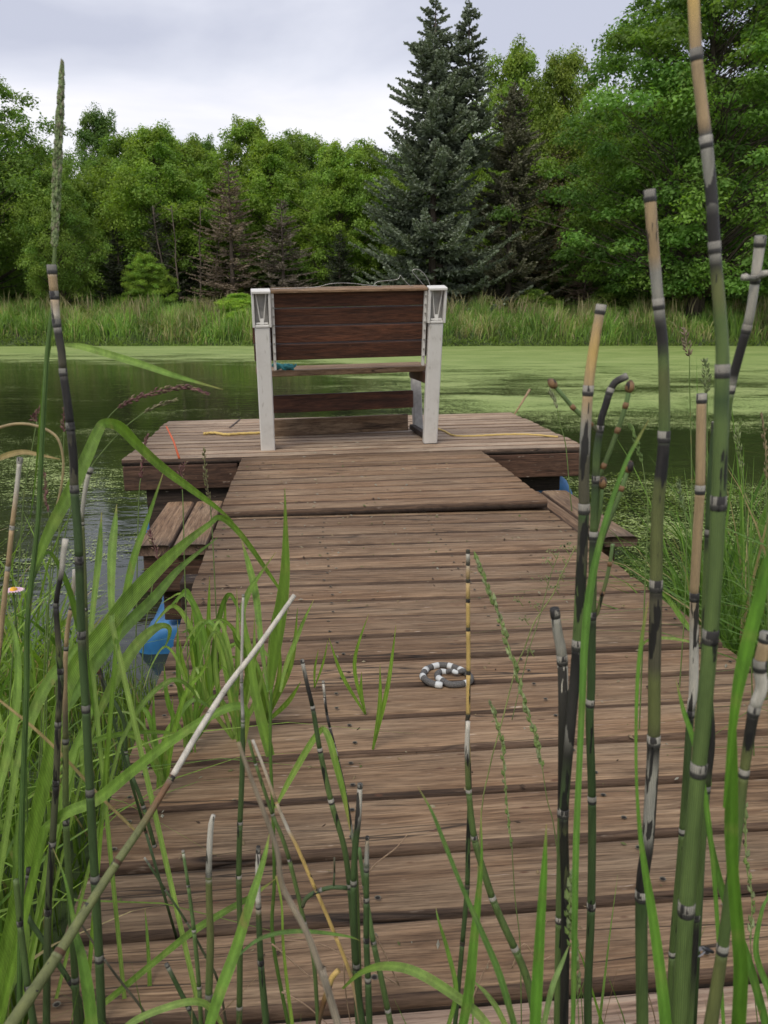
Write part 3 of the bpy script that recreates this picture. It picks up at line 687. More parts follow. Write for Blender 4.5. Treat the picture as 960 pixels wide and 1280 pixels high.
T('broadleaf_tree', DB, 12, 692, 74, 50, 'narrow thin crowned tree touching the big maple', None, (1.05, 1.0, .85), 3.9, .62)
T('spruce_tree', SPR, SPR and Htop(-4, 42)+.2, 540, -4, 42, 'tall blue green spruce with two tops standing behind the bench', None, fam, 0)
T('conifer_tree', SPR2, 12.5, 634, 104, 43.5, 'brownish green conifer close against the right side of the spruce', None, (1, 1, 1), .5, 1.05)
T('conifer_tree', SPR2, 12.5, 690, 180, 48, 'dull thin conifer between the spruce and the maple', None, (1.1, .95, .8), 2.5, 1.0)
T('maple_tree', MAPLE, 19.5, 868, -130, 39, 'huge dark green maple filling the upper right of the photo', None, (.80, .95, .85), .7)
T('dead_conifer', DEAD, 8.8, 292, 204, 44, 'brown dying conifer with a pointed rusty top', None, (1, .92, .86), .2, 1.25)
T('dead_conifer', DEAD, 8.8, 355, 252, 43.5, 'lower brown dying conifer right of the pointed one', None, (.85, .85, .85), 2.9, 1.4)
T('dead_conifer', DEAD, 8.8, 730, 300, 43, 'low bare brown conifer in the gap left of the maple', None, (.8, .7, .65), 1.9, 1.3)
T('dark_conifer', DKCON, 8.5, 200, 262, 44.5, 'dark conifer under the light green tree', None, (1, 1, 1), .2, 1.1)
T('dark_conifer', DKCON, 8.5, 152, 285, 46, 'low dark conifer at the foot of the round topped tree', None, (.8, .85, .8), 2.2, 1.3)
T('dark_conifer', DKCON, 8.5, 425, 290, 44, 'low dark conifer at the foot of the bright green tree', None, (.9, 1, .9), 3.2, 1.3)
T('dark_conifer', DKCON, 8.5, 250, 300, 47, 'low dark conifer left of the brown dying conifers', None, (.9, .9, .8), 4.2, 1.2)
T('broadleaf_bush', DC, 12, 185, 318, 42.8, 'small bright sapling in front of the dark conifers', None, (1.3, 1.35, 1), 4.2, 1.3, 'bush')
T('broadleaf_bush', DA, 12, 300, 352, 38.6, 'round light green bush in the bank grass left of the bench', None, (1.7, 1.75, 1.3), 1.2, 2.4, 'bush')
for px, ty, Yb, lib, lh, tn, lab in [(172, 178, 53, DA, 12, (.95, 1.0, .8), 'tree between the round topped tree and the light green tree'), (238, 176, 51, DC, 12, (1.1, 1.1, .85), 'slim light tree right of the broad light green tree'), (345, 182, 49, DB, 12, (1.15, 1.2, .9), 'light tree behind the lower dying conifer'), (392, 180, 54, DA, 12, (1.0, 1.05, .85), 'mid green tree filling in left of the bright green tree'), (455, 186, 50, DA, 12, (1.05, 1.1, .85), 'leafy tree tucked against the left side of the spruce'), (668, 120, 54, DC, 12, (.95, .95, .8), 'leafy tree closing the gap between the two thin topped trees'), (60, 190, 50, DA, 12, (.9, 1, .8), 'tree just behind the big left edge tree, right of its crown')]:
    T('broadleaf_tree', lib, lh, px, ty, Yb, lab, None, tn, px*.7, .95)
g = 'trees of the dark wood behind the bank'
rs = random.Random(77)
for i, (px, ty, Y) in enumerate([(-260, 120, 60), (-170, 170, 66), (-60, 190, 62), (20, 200, 64), (75, 232, 58), (110, 240, 66), (170, 225, 62), (235, 222, 66), (290, 228, 60), (345, 215, 64), (400, 222, 60), (455, 215, 62), (500, 200, 66), (560, 190, 60), (615, 180, 64), (660, 170, 58), (715, 150, 64), (770, 140, 60), (830, 100, 66), (900, 110, 60), (970, 90, 62), (1060, 110, 58), (1150, 130, 62), (1240, 160, 60)]):
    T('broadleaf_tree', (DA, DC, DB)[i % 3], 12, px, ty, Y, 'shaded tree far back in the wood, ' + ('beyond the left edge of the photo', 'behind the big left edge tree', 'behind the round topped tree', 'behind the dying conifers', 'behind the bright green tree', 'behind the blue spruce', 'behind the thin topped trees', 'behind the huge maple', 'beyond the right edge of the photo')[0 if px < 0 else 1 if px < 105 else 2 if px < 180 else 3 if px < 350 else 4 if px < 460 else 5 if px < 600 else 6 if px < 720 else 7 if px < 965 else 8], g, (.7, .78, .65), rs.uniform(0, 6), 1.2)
for px, ty, Yb, lab in [(98, 372, 39.5, 'low dark shrub in the bank grass below the dark conifers at the left'), (20, 376, 38.5, 'low round shrub in the bank grass at the left edge'), (610, 366, 41, 'low shrub just right of the bench at the foot of the spruce'), (668, 360, 41.5, 'ragged low shrub between the spruce and the maple'), (760, 352, 41, 'broad low shrub under the left side of the maple'), (935, 358, 40.5, 'low shrub under the right side of the maple')]:
    T('low_shrub', DU, 8, px, ty, Yb, lab, None, (.9, .95, .8), px, 1.6, 'bush')
g = 'dense far thicket behind the wood'
for i, px in enumerate(range(-330, 1400, 75)):
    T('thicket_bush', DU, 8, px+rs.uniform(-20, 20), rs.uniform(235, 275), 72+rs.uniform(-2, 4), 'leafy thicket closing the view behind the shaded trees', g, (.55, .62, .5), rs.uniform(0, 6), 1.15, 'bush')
g = 'dark bushes at the foot of the wood'
for i, px in enumerate(range(-160, 1240, 62)):
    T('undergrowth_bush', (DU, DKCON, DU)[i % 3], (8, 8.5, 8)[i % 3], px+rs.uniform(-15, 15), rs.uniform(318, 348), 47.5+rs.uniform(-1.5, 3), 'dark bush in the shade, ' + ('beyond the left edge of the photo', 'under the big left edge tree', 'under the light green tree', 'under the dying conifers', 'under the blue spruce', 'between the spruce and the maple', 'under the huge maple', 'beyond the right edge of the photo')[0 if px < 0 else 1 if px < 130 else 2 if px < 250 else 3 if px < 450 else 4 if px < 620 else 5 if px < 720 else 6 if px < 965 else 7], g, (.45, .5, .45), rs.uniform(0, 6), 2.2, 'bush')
# bare thin trunks below the light green tree
for i, (px, lab) in enumerate([(213, 'first thin bare trunk from the left under the light green tree'), (226, 'pale thin bare trunk under the middle of the light green tree'), (250, 'thin leaning trunk left of the pointed dead conifer'), (266, 'thinnest bare trunk beside the pointed dead conifer')]):
    mb = MB(); Yt = 43.2 + i*.3; x = at(px, 380, Yt).x; z0 = float(ground_h(x, Yt)); P = [Vector((0, 0, -.1))]; rr = random.Random(i+3)
    for k in range(1, 7): P.append(Vector((rr.uniform(-.04, .04)+.07*k*(i-1.5), rr.uniform(-.05, .05), k*.85)))
    mb.tube(P, [.05-.005*k for k in range(7)], 6)
    for k in range(12):
        a = rr.uniform(0, 6.28); h = rr.uniform(1.4, 5); b = P[int(h/.85)]; b = Vector((b.x, b.y, h)); limb_tube(mb, b, b+Vector((math.cos(a)*.8, math.sin(a)*.5, .35)), .018, .004, 3, .1, rr)
    o = mb.build('bare_trunk', M_BARK, None, True); o.location = (x, Yt, z0); meta(o, lab, 'tree trunk')

# ------------------------------------------------------------ grasses that nobody could count
def blades(name, base, h, w, lean, col, m_, nseg=4, seed=0, curl=.35, tipcol=None):
    """base (n,3), h, w (n,), lean (n,2) horizontal tip offset"""
    rg = np.random.default_rng(seed); n = len(base); s = np.linspace(0, 1, nseg+1)
    th = rg.uniform(0, 2*np.pi, n); side_ = np.stack([np.cos(th), np.sin(th), np.zeros(n)], -1)
    V = []; cs = []
    for k, t in enumerate(s):
        c = base.copy(); c[:, 0] += lean[:, 0]*t**1.9; c[:, 1] += lean[:, 1]*t**1.9
        ll = np.linalg.norm(lean, axis=1); c[:, 2] += h*(t - curl*np.clip(ll/np.maximum(h, .01), 0, 1.2)*t**3)
        ww = (w*(.55 + .6*t if t < .35 else .76*(1-((t-.35)/.65)**1.7)+.02))[:, None]
        sd_ = side_.copy(); sd_[:, 2] = .12*np.sin(t*3+th)
        V += [c - sd_*ww, c + sd_*ww]
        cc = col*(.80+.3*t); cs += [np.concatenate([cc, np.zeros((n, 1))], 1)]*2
    V = np.stack(V, 1); cs = np.stack(cs, 1); m2 = 2*(nseg+1)
    i = np.arange(n)[:, None]*m2; Fq = np.concatenate([np.concatenate([i+2*k, i+2*k+1, i+2*k+3, i+2*k+2], 1) for k in range(nseg)], 0)
    U = np.tile(np.array([[0, 0], [1, 0]]*(nseg+1), dtype=float)[None], (n, 1, 1)); U[:, :, 1] = np.repeat(s, 2)[None]
    return mesh(name, V.reshape(-1, 3), Fq, m_, True, cs.reshape(-1, 4), U.reshape(-1, 2))
def palette(rg, n, cols, p, var=.25): 
    c = np.array(cols)[rg.choice(len(cols), n, p=p)]; return c*rg.uniform(1-var, 1+var, (n, 1))
def clumpy(x, y, s, ph): return .5+.25*np.sin(x*s+ph)*np.sin(y*s*1.3+ph*2)+.25*np.sin(x*s*2.7+ph*3+np.sin(y*s))
# far bank
n = 95000; rg = np.random.default_rng(21); bx = rg.uniform(-27, 26, n); by = 34.6 + rg.random(n)**1.15*9.5
by -= 0; cl_ = clumpy(bx, by*.6, .9, 1.0); cl2 = clumpy(bx, by, 2.3, 4.0)
h = (.30+1.15*cl_*cl2+.4*rg.random(n)**2)*np.clip((by-34.2)/1.4, .35, 1)*np.where(by > 41, .8, 1)
straw = clumpy(bx, by, .55, 2.6)+.35*cl2
col = palette(rg, n, [(.21, .34, .075), (.27, .42, .095), (.15, .26, .07), (.50, .44, .24)], [.4, .3, .2, .1])
k = (straw > .78) & (rg.random(n) < .42); col[k] = np.array([.40, .37, .19])*rg.uniform(.8, 1.2, (k.sum(), 1))
dk = cl_ < .35; col[dk] *= .85
col *= (.80+.85*clumpy(bx, by*.8, 1.25, 7.0))[:, None]; low = by < 35.3; col[low] = np.array([.28, .40, .09])*rg.uniform(.7, 1.15, (low.sum(), 1)); h[low] *= .6
lean = rg.normal(size=(n, 2))*.27 + np.array([[.05, 0]])
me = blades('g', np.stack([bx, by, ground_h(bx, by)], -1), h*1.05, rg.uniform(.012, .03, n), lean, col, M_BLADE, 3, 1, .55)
meta(obj('bank_grass', me), 'tall green and straw coloured grass along the far bank', 'grass', kind='stuff')
n = 2600; bx = rg.uniform(-25, 24, n); by = rg.uniform(35.4, 40, n); k = clumpy(bx, by, .7, 5) > .5; bx, by = bx[k], by[k]; n = len(bx)
me = blades('g', np.stack([bx, by, ground_h(bx, by)+.7], -1), rg.uniform(.5, .9, n), rg.uniform(.012, .03, n), rg.normal(size=(n, 2))*.2, palette(rg, n, [(.40, .34, .20), (.30, .27, .14)], [.6, .4]), M_BLADE, 3, 2)
meta(obj('seeding_grass', me), 'pale straw seed stalks rising from the far bank grass', 'grass', kind='stuff')
# lawn grass further back in the shade
n = 30000; bx = rg.uniform(-32, 32, n); by = rg.uniform(43, 56, n)
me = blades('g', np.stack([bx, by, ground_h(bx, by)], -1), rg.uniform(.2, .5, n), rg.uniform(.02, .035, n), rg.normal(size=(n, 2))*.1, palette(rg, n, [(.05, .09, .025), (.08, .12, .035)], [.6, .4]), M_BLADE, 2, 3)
meta(obj('shaded_grass', me), 'short shaded grass at the foot of the wood', 'grass', kind='stuff')

REEDS = True
def dockuv(x, y): return x*math.cos(YAW)+y*math.sin(YAW), -x*math.sin(YAW)+y*math.cos(YAW)
def bankfill(name, label, n, xr, yr, hr, wr, test, cols, p, seed, leanx=0, spread=.14, nseg=5):
    rg = np.random.default_rng(seed); x = rg.uniform(*xr, n); y = rg.uniform(*yr, n); u, v = dockuv(x, y); k = test(x, y, u, v, rg)
    x, y = x[k], y[k]; n = len(x); h = rg.uniform(*hr, n)*(.6+.5*clumpy(x, y, 5, seed)); ln = rg.normal(size=(n, 2))*spread*(h[:, None]/.5) + np.array([[leanx, 0]])
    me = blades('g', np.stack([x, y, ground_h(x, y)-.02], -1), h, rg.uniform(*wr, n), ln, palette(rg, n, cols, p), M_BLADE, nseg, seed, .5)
    return meta(obj(name, me), label, 'grass', kind='stuff')
GC = [(.23, .37, .06), (.31, .47, .09), (.15, .27, .05), (.52, .42, .23)]
bankfill('bank_grass', 'dense green grass on the near bank left of the dock', 9500, (-3.4, .3), (.45, 3.6), (.22, .66), (.0022, .0072),
         lambda x, y, u, v, rg: (u < -.38 - .20*(v > 1.5)) & ((v < 2.5) | (u < -.80)) & ((u < -.75) | (v < 1.7) | (rg.random(len(x)) < .6)) & (y < 3.3-.35*np.abs(x+1.2)*0) & (rg.random(len(x)) < 1.0-.20*(y > 2.6)), GC, [.42, .34, .17, .07], 31, .0, .21, 6)
bankfill('bank_grass', 'tall green grass standing in the shallows right of the dock', 9000, (.8, 2.6), (.9, 4.0), (.6, 1.2), (.003, .0075),
         lambda x, y, u, v, rg: (u > 1.07) & (x > .98) & (x/y > .37), [(.15, .28, .055), (.21, .36, .08), (.10, .20, .04), (.48, .38, .2)], [.42, .27, .23, .08], 32, .0, .2)
bankfill('tall_grass', 'scattered taller grass leaves rising above the left bank grass', 420, (-2.6, .2), (.7, 3.3), (.62, 1.05), (.004, .008),
         lambda x, y, u, v, rg: (u < -.50) & ((v < 2.2) | (u < -.85)), GC, [.5, .3, .12, .08], 37, .05, .2, 7)
bankfill('reed_grass', 'broad bladed reed grass at the right edge beyond the end of the boards', 950, (.6, 2.0), (1.5, 3.4), (1.05, 1.5), (.004, .010),
         lambda x, y, u, v, rg: (u > 1.06) & (x/y > .385) & (x/y < .56), [(.15, .28, .055), (.21, .36, .08), (.10, .20, .04), (.48, .38, .2)], [.42, .27, .23, .08], 39, .0, .09, 8)
bankfill('short_grass', 'short grass and dry litter at the near end of the dock', 1700, (-.95, .9), (.36, .70), (.18, .44), (.0012, .003),
         lambda x, y, u, v, rg: (v < .70), [(.125, .235, .035), (.17, .30, .05), (.36, .27, .15), (.30, .20, .12)], [.36, .28, .22, .14], 33, 0, .16)
bankfill('bank_grass', 'low dense grass turf on the near left bank', 17000, (-3.4, .3), (.3, 3.0), (.08, .26), (.002, .0036),
         lambda x, y, u, v, rg: (u < -.34), [(.19, .30, .05), (.25, .38, .07), (.12, .21, .04), (.38, .30, .16)], [.4, .27, .23, .10], 34, 0, .1, 3)

# ------------------------------------------------------------ horsetails in front of the dock, one by one
CODE = {'G': (.112, .165, .052), 'g': (.060, .100, .036), 'O': (.15, .165, .06), 'T': (.47, .33, .19), 'W': (.62, .57, .51), 'S': (.34, .32, .285),
        'K': (.030, .026, .025), 'Y': (.62, .42, .15), 'B': (.17, .085, .04), 'L': (.17, .27, .10), 'D': (.10, .09, .06)}
def interp(tab, y):
    if y <= tab[0][0]: return tab[0][1]
    for (a, p), (b, q) in zip(tab, tab[1:]):
        if y <= b:
            f = (y-a)/(b-a)
            return p+(q-p)*f if not isinstance(p, tuple) else tuple(i+(j-i)*f for i, j in zip(p, q))
    return tab[-1][1]
def colrow(s):   # "240:T 330:T 400:S* " -> [(y, rgba)]; * = blotched with black, ** = heavily
    r = []
    for w in s.split():
        y, c = w.split(':'); st = c.count('*'); r.append((float(y), (*CODE[c[0]], .26*st)))
    return r
STEMBASE = []
def stem(label, pts, Y, wid, cols, nodes, name='horsetail', cat='horsetail', root=True, Y1=None, nodecol='WK', group='scouring rush stems at the near end of the dock', nk=1.09, nh=.8, part='internode'):
    """pts: sight-line points from tip to foot at distance Y (metres); wid: [(row, width in photo pixels)]; nodes: rows of the joints"""
    pts = [(float(a), float(b)) for a, b in pts]
    dense = []
    for i in range(len(pts)-1):
        a, b, c, d = [np.array(pts[max(0, min(len(pts)-1, q))]) for q in (i-1, i, i+1, i+2)]
        m = max(2, int(np.hypot(*(c-b))/9))
        for k in range(m):
            s_ = k/m; dense.append(tuple(.5*((2*b)+(c-a)*s_+(2*a-5*b+4*c-d)*s_*s_+(3*b-a-3*c+d)*s_**3)))
    dense.append(pts[-1])
    arc = [0.0]
    for i in range(1, len(dense)): arc.append(arc[-1]+math.hypot(dense[i][0]-dense[i-1][0], dense[i][1]-dense[i-1][1]))
    Yf = (lambda t: Y + ((Y1 if Y1 is not None else Y)-Y)*t)
    P = [at(x, y, Yf(a_/arc[-1])) for (x, y), a_ in zip(dense, arc)]
    # rows run tip->foot; use the running row value (monotone for all but arched stems)
    rows = [q[1] for q in dense]
    Rr_ = [interp(wid, y)*.5*P[i].y/F*1.0 for i, y in enumerate(rows)]
    CC = [interp(cols, y) for y in rows]
    nidx = sorted({min(range(len(rows)), key=lambda i: abs(rows[i]-n)) for n in nodes})
    if root and P[-1].z > ground_h(P[-1].x, P[-1].y):
        d = (P[-1]-P[-4]); d = d/abs(d.z) if abs(d.z) > 1e-4 else Vector((0, 0, -1)); g0 = float(ground_h(P[-1].x, P[-1].y))
        d.x = max(-.35, min(.35, d.x)); d.y = max(-.1, min(.1, d.y)); d.z = -1; hgt = P[-1].z-g0+.03; step_ = max(.05, hgt/6); k = step_; last = P[-1].copy()
        internlen = .12; 
        while k < hgt+step_:
            kk = min(k, hgt); P.append(last + d*kk); Rr_.append(Rr_[-1]); CC.append(CC[-1])
            if abs((k/step_) % 2) < .01: nidx.append(len(P)-1)
            k += step_
    root_ = empty(name, P[-1]); meta(root_, label, cat, group); inv = Matrix.Translation(P[-1]).inverted()
    cuts = [0]+[i for i in nidx if 0 < i < len(P)-1]+[len(P)-1]
    for a, b in zip(cuts, cuts[1:]):
        if b-a < 1: continue
        mb = MB(); mb.tube([inv @ p for p in P[a:b+1]], Rr_[a:b+1], 12, CC[a:b+1], v0=a*.01); mb.build(part, M_STEM, root_, True)
    for i in [q for q in nidx if 0 <= q < len(P)-1]:
        t = (P[min(i+1, len(P)-1)]-P[max(i-1, 0)]).normalized(); r = Rr_[i]; c = P[i]; H_ = r*1.5*nh; pal = CODE[nodecol[0]]; dk = CODE[nodecol[1]]
        vv = .42+.3*abs(math.sin(i*12.9+P[i].x*91)); pal = tuple(p*vv for p in pal); dk = tuple(p*1.0+.022 for p in dk)
        ps = [c-t*H_, c-t*H_*.9, c-t*H_*.1, c+t*H_*.12, c+t*H_*.62, c+t*H_*.75]
        mb = MB(); mb.tube([inv @ p for p in ps], [r*1.01, r*nk, r*nk*.98, r*nk*1.02, r*1.07, r*1.0], 12, [(*[x*.5 for x in pal], .3), (*pal, .25), (*[x*.85 for x in pal], .3), (*dk, 0), (*dk, .2), (*CC[min(i+1, len(CC)-1)][:3], .1)]); mb.build('node_sheath', M_STEM, root_, True)
    return root_
W_ = lambda *a: list(a)
stem('tallest horsetail, running off the top of the photo, tan above and thick green below', [(866, -60), (867, 0), (870.6, 70), (876, 120), (883, 179), (889, 240), (894, 320), (899, 380), (903, 440), (902, 500), (898, 630), (888, 797), (873, 963), (858, 1137), (850, 1280)], .47,
     [(0, 13), (200, 14), (320, 14), (440, 16), (480, 18), (630, 19), (960, 21), (1280, 24)], colrow('0:Y 60:T 155:T 166:K* 178:S 200:S* 250:S*** 262:K 312:K 318:S 330:K 350:O* 372:O 400:G 480:G 500:g 530:G 640:G 900:G 1280:G'), [70, 183, 315, 470, 630, 797, 963, 1137])
stem('horsetail with a blunt tan top level with the far tree crowns, second tallest', [(812, 240), (817, 310), (824, 390), (829, 440), (830, 547), (822, 640), (820, 733), (818, 840), (817, 927), (810, 1047), (802, 1120), (803, 1280)], .56,
     [(240, 14), (440, 13), (640, 16), (900, 17), (1280, 18)], colrow('240:S 252:T 320:T 340:S 395:S* 402:K 435:K* 450:G* 470:O 540:G 556:K* 595:K* 605:O 720:O 740:K 752:D* 830:D* 850:O 900:O 935:K* 965:S** 1040:S*** 1060:K 1118:K* 1128:g 1280:G'), [245, 378, 547, 733, 927, 1120])
stem('dead tan horsetail stub with a flat top, left of the thick green stem', [(877, 493), (876, 560), (875, 613), (870, 700), (868, 747), (867, 860), (863, 893), (853, 1040), (840, 1193), (838, 1280)], .66,
     [(493, 12), (860, 12), (900, 10), (1280, 9)], colrow('493:S 503:T 740:T 800:W* 870:W* 890:W* 897:K* 905:g 1040:G 1280:G'), [497, 613, 747, 893, 1040, 1193])
stem('slim green horsetail half hidden behind the thick green stem on the right', [(894, 527), (889, 590), (886, 667), (881, 807), (886, 870), (889, 927), (883, 987), (872, 1130), (870, 1147), (862, 1280)], .60,
     [(527, 8), (660, 10), (1280, 11)], colrow('527:W 533:K 545:g 660:g 680:K 690:G 880:G 900:K* 960:K* 1000:G* 1140:G 1160:K* 1200:K* 1280:G'), [530, 667, 807, 987, 1147], nodecol='SK')
stem('pale leaning horsetail at the right edge with a small whorl near its tip', [(950, 303), (944, 350), (939, 385), (933, 412), (925, 440), (913, 487), (907, 530), (900, 620)], .55,
     [(300, 13), (345, 11), (420, 11), (487, 11), (620, 9)], colrow('303:W 330:W 400:S 408:K* 470:K* 480:S 492:G 620:g'), [306, 346, 415, 483], root=True, Y1=.58)
stem('leaning tan topped horsetail rising from the lower right corner', [(958, 790), (950, 833), (952, 860), (942, 890), (930, 967), (923, 1027), (903, 1187), (887, 1290)], .46,
     [(790, 14), (833, 17), (890, 15), (967, 13), (1187, 16), (1280, 20)], colrow('790:S 800:T 828:T 836:K 842:W 885:W 893:K 925:K** 940:O* 960:O 1020:G* 1180:G 1200:O 1280:O'), [795, 833, 888, 967, 1187])
stem('tan horsetail over the right end of the platform, black along its middle', [(750.5, 388), (743, 430), (736, 480), (732, 540), (730, 600), (730, 637), (727, 707), (722, 807), (714, 900), (705, 1017), (707, 1127), (705, 1290)], .60,
     [(388, 12), (480, 13), (637, 14), (807, 15), (1017, 13), (1280, 13)], colrow('388:S 397:T 440:Y 480:T 500:T 535:S 563:S* 572:D* 630:D* 645:g* 660:D** 700:D* 720:G* 800:G* 812:K* 850:S*** 900:S*** 940:K* 1010:g* 1025:K* 1060:O*** 1110:K* 1140:K* 1280:K*'), [391, 485, 637, 807, 1017])
hx = stem('green horsetail with a black hooked tip and side shoots that end in orange buds', [(784, 470), (778, 473), (769, 478), (762, 490), (757, 507), (752, 522), (750, 537), (746, 565), (745, 593), (742, 670), (740, 770), (739, 860), (737, 900), (740, 1000), (739, 1133), (735, 1233), (735, 1290)], .66,
     [(470, 9), (480, 9), (537, 9), (600, 10), (700, 11), (1280, 12)], colrow('470:S 474:K 510:K* 540:K 556:g 585:G 600:K 615:g 660:G 676:K 690:g 765:G 775:K 790:g 1000:g 1280:g'), [490, 537, 597, 670, 770, 880, 1000, 1133])
stem('short grey dead horsetail stub beside the black striped tan one', [(693, 760), (697, 790), (702, 817), (704, 860), (703, 940), (702, 1017), (699, 1150), (696, 1290)], .62,
     [(760, 12), (817, 14), (860, 14), (940, 12), (1280, 10)], colrow('760:K 768:S 800:S 815:S 822:D 832:W* 855:W** 940:O*** 1010:K* 1030:G 1280:G'), [764, 822, 1017, 1150])
stem('slender straw coloured horsetail in front of the toy snake', [(585, 690), (585, 751), (585.5, 841), (585, 895), (584, 905), (587, 995), (585, 1060), (584, 1108), (578, 1179), (568, 1290)], .74,
     [(690, 5), (885, 6), (905, 6), (1108, 7), (1280, 7)], colrow('690:W 700:S 712:T 760:Y 890:Y 898:K 940:Y* 950:O* 985:K* 1000:g* 1105:g* 1280:g'), [692, 704, 721, 751, 791, 841, 896, 995, 1108, 1179], nodecol='DK')
stem('green horsetail that bends right, with bright white joints, in front of the middle boards', [(585, 902), (584, 925), (584, 945), (586, 990), (593, 1048), (605, 1090), (616, 1124), (629, 1155), (644, 1187), (660, 1228), (672, 1290)], .72,
     [(900, 6), (945, 7), (1048, 9), (1187, 11), (1280, 12)], colrow('902:W 940:W 947:K 955:O* 985:G 1280:G'), [985, 1048, 1124, 1187], nodecol='WG')
stem('dark horsetail with a black tip left of the middle, leaning right', [(378, 827), (385, 860), (391, 885), (400, 938), (414, 1002), (430, 1058), (437, 1108), (441, 1160), (448, 1290)], .72,
     [(827, 5), (885, 6), (1002, 8), (1290, 8)], colrow('827:S 835:S* 850:K 882:K* 890:g 1002:G* 1108:g 1280:g'), [829, 885, 938, 1002, 1108])
stem('thin horsetail beaded black and white, just right of the dark black tipped one', [(404, 853), (408.5, 892), (415, 920), (423, 952), (431.5, 991), (438.6, 1033), (446, 1100), (452, 1290)], .74,
     [(853, 3.5), (1033, 4.5), (1290, 5)], colrow('853:W 870:W* 890:S*** 940:W** 990:W*** 1033:S* 1060:G 1280:G'), [855, 872, 892, 908, 930, 952, 972, 991], nodecol='WK')
stem('stout dark horsetail with a white and black split tip, bottom centre left', [(450, 983), (447.5, 1026), (444, 1060), (442, 1104), (443, 1150), (444, 1179), (448, 1240), (455, 1290)], .68,
     [(983, 7), (1026, 9), (1104, 9), (1290, 10)], colrow('983:S 992:W* 1005:W** 1030:K* 1045:g 1280:g'), [986, 1104, 1210], nodecol='SK')
stem('horsetail with a short grey tip right beside the stout one', [(459, 1048), (458, 1087), (458, 1125), (458, 1175), (460, 1225), (462, 1290)], .66,
     [(1045, 5), (1080, 7), (1100, 8), (1290, 10)], colrow('1045:T 1060:S 1080:S* 1088:g 1280:g'), [1050, 1082, 1125, 1175, 1228], nodecol='SK')
stem('pale bluish green horsetail leaning right at the bottom, with white joints', [(449, 1060), (453, 1090), (459, 1130), (467, 1179), (477, 1225), (485, 1264), (491, 1295)], .70,
     [(1060, 5), (1179, 8), (1290, 9)], colrow('1060:L 1280:G'), [1105, 1179, 1264], nodecol='WG')
stem('golden straw coloured dead stem with a white tip slanting down to the right', [(316, 925), (330, 960), (345, 1002), (357, 1030), (362, 1041), (369.6, 1055), (391, 1104), (415.6, 1161), (440, 1225), (452, 1290)], .70,
     [(925, 4), (1002, 5), (1290, 6)], colrow('925:W 1000:T 1035:W 1043:T 1060:Y 1200:Y 1240:T 1290:D'), [1002, 1112, 1170], nodecol='TY')
stem('slender green horsetail running beside the golden dead stem', [(311, 925), (320, 956), (341, 1019), (352, 1045), (362, 1076), (374, 1125), (381, 1155), (392, 1200), (398, 1290)], .70,
     [(925, 4), (1076, 6), (1290, 6)], colrow('925:G 1290:G'), [956, 1019, 1076, 1150], nodecol='WG')
stem('thick dark green horsetail at the left with a pale knobbed tip above the pond', [(65, 338), (68, 370), (71, 405), (77, 440), (79, 466), (84, 500), (88, 534), (92, 575), (93, 612), (97, 660), (99, 701), (102, 794), (106.5, 870), (112.6, 991), (118.6, 1099), (124, 1198), (127.5, 1290)], .70,
     [(338, 11), (366, 10), (466, 9.5), (534, 10.5), (700, 11), (870, 11), (1290, 13)], colrow('338:W 345:T 362:T 370:T 400:W* 412:K* 460:D 470:K 528:K* 538:K 560:D* 608:D* 618:g 695:g 706:K 716:g 788:g 800:D 810:g 985:g 1290:g'), [341, 366, 405, 466, 534, 612, 701, 794, 890, 991, 1099, 1198], nodecol='SK')
stem('short whitish horsetail tip standing behind the thick dark one at the left', [(112, 589), (108, 605), (104, 630), (103, 655), (106, 720), (110, 860), (114, 980)], .80,
     [(589, 8), (595, 6), (640, 5), (980, 5)], colrow('589:W 640:S 660:O 980:G'), [591, 655, 760, 860], nodecol='WK', root=True)
stem('horsetail with a chalky tip and a black curved neck, left side', [(82, 674), (79, 695), (77, 716), (73, 735), (70, 757), (72, 790), (74, 818), (76, 850), (74, 880), (72.6, 906), (70, 979), (65.5, 1056), (60, 1140), (58, 1290)], .74,
     [(674, 8), (716, 6.5), (757, 7), (818, 8), (1290, 11)], colrow('674:W 712:W 720:K* 752:K* 770:K* 800:D 815:O* 830:g 900:D* 1290:g'), [759, 838, 906, 979, 1056, 1140], nodecol='SK')
stem('tan horsetail between the black necked one and the thick dark one, green at its foot', [(93, 712), (92, 735), (88.6, 760), (84, 790), (82.5, 811), (81, 852), (82, 927), (82.5, 1028), (88, 1125), (94, 1225), (97, 1290)], .78,
     [(712, 5), (811, 6), (927, 8), (1290, 11)], colrow('712:W 760:T 800:T 860:T* 900:D 925:O* 1020:G 1290:g'), [759, 811, 927, 1028, 1225], nodecol='SK')
stem('pinkish tan dead stalk with a chalky blunt tip at the far left', [(24.7, 576), (20, 620), (15, 660), (11, 700), (7, 735), (0, 800), (-8, 880)], .72,
     [(576, 7), (585, 5.5), (800, 7)], colrow('576:W 605:W 640:T 800:T 900:D'), [578, 660, 712], nodecol='WS')
stem('long stalk leaning right across the boards, chalk white at its tip and olive below', [(368, 744), (325, 805), (283, 860), (248, 915), (214, 973), (177, 1033), (145, 1080), (106, 1140), (72.6, 1193), (28, 1260), (8, 1290)], .78,
     [(744, 6), (860, 8), (973, 9), (1080, 12), (1193, 16), (1290, 21)], colrow('744:W 968:W 975:B 1000:B 1040:O 1100:O 1280:O'), [975, 1080, 1193], Y1=.50, nodecol='BO', nk=1.06, nh=.6)
stem('thin dark stem growing between the boards near the left edge of the walkway', [(123, 826), (128, 850), (154, 900), (157.5, 941), (165, 970), (177, 1001), (193, 1058), (202, 1108), (207, 1140), (208, 1163)], 1.13,
     [(826, 5), (1163, 6)], colrow('826:B 835:K 870:g 1163:g'), [941, 973, 1008, 1058, 1108], nodecol='SK', root=False)
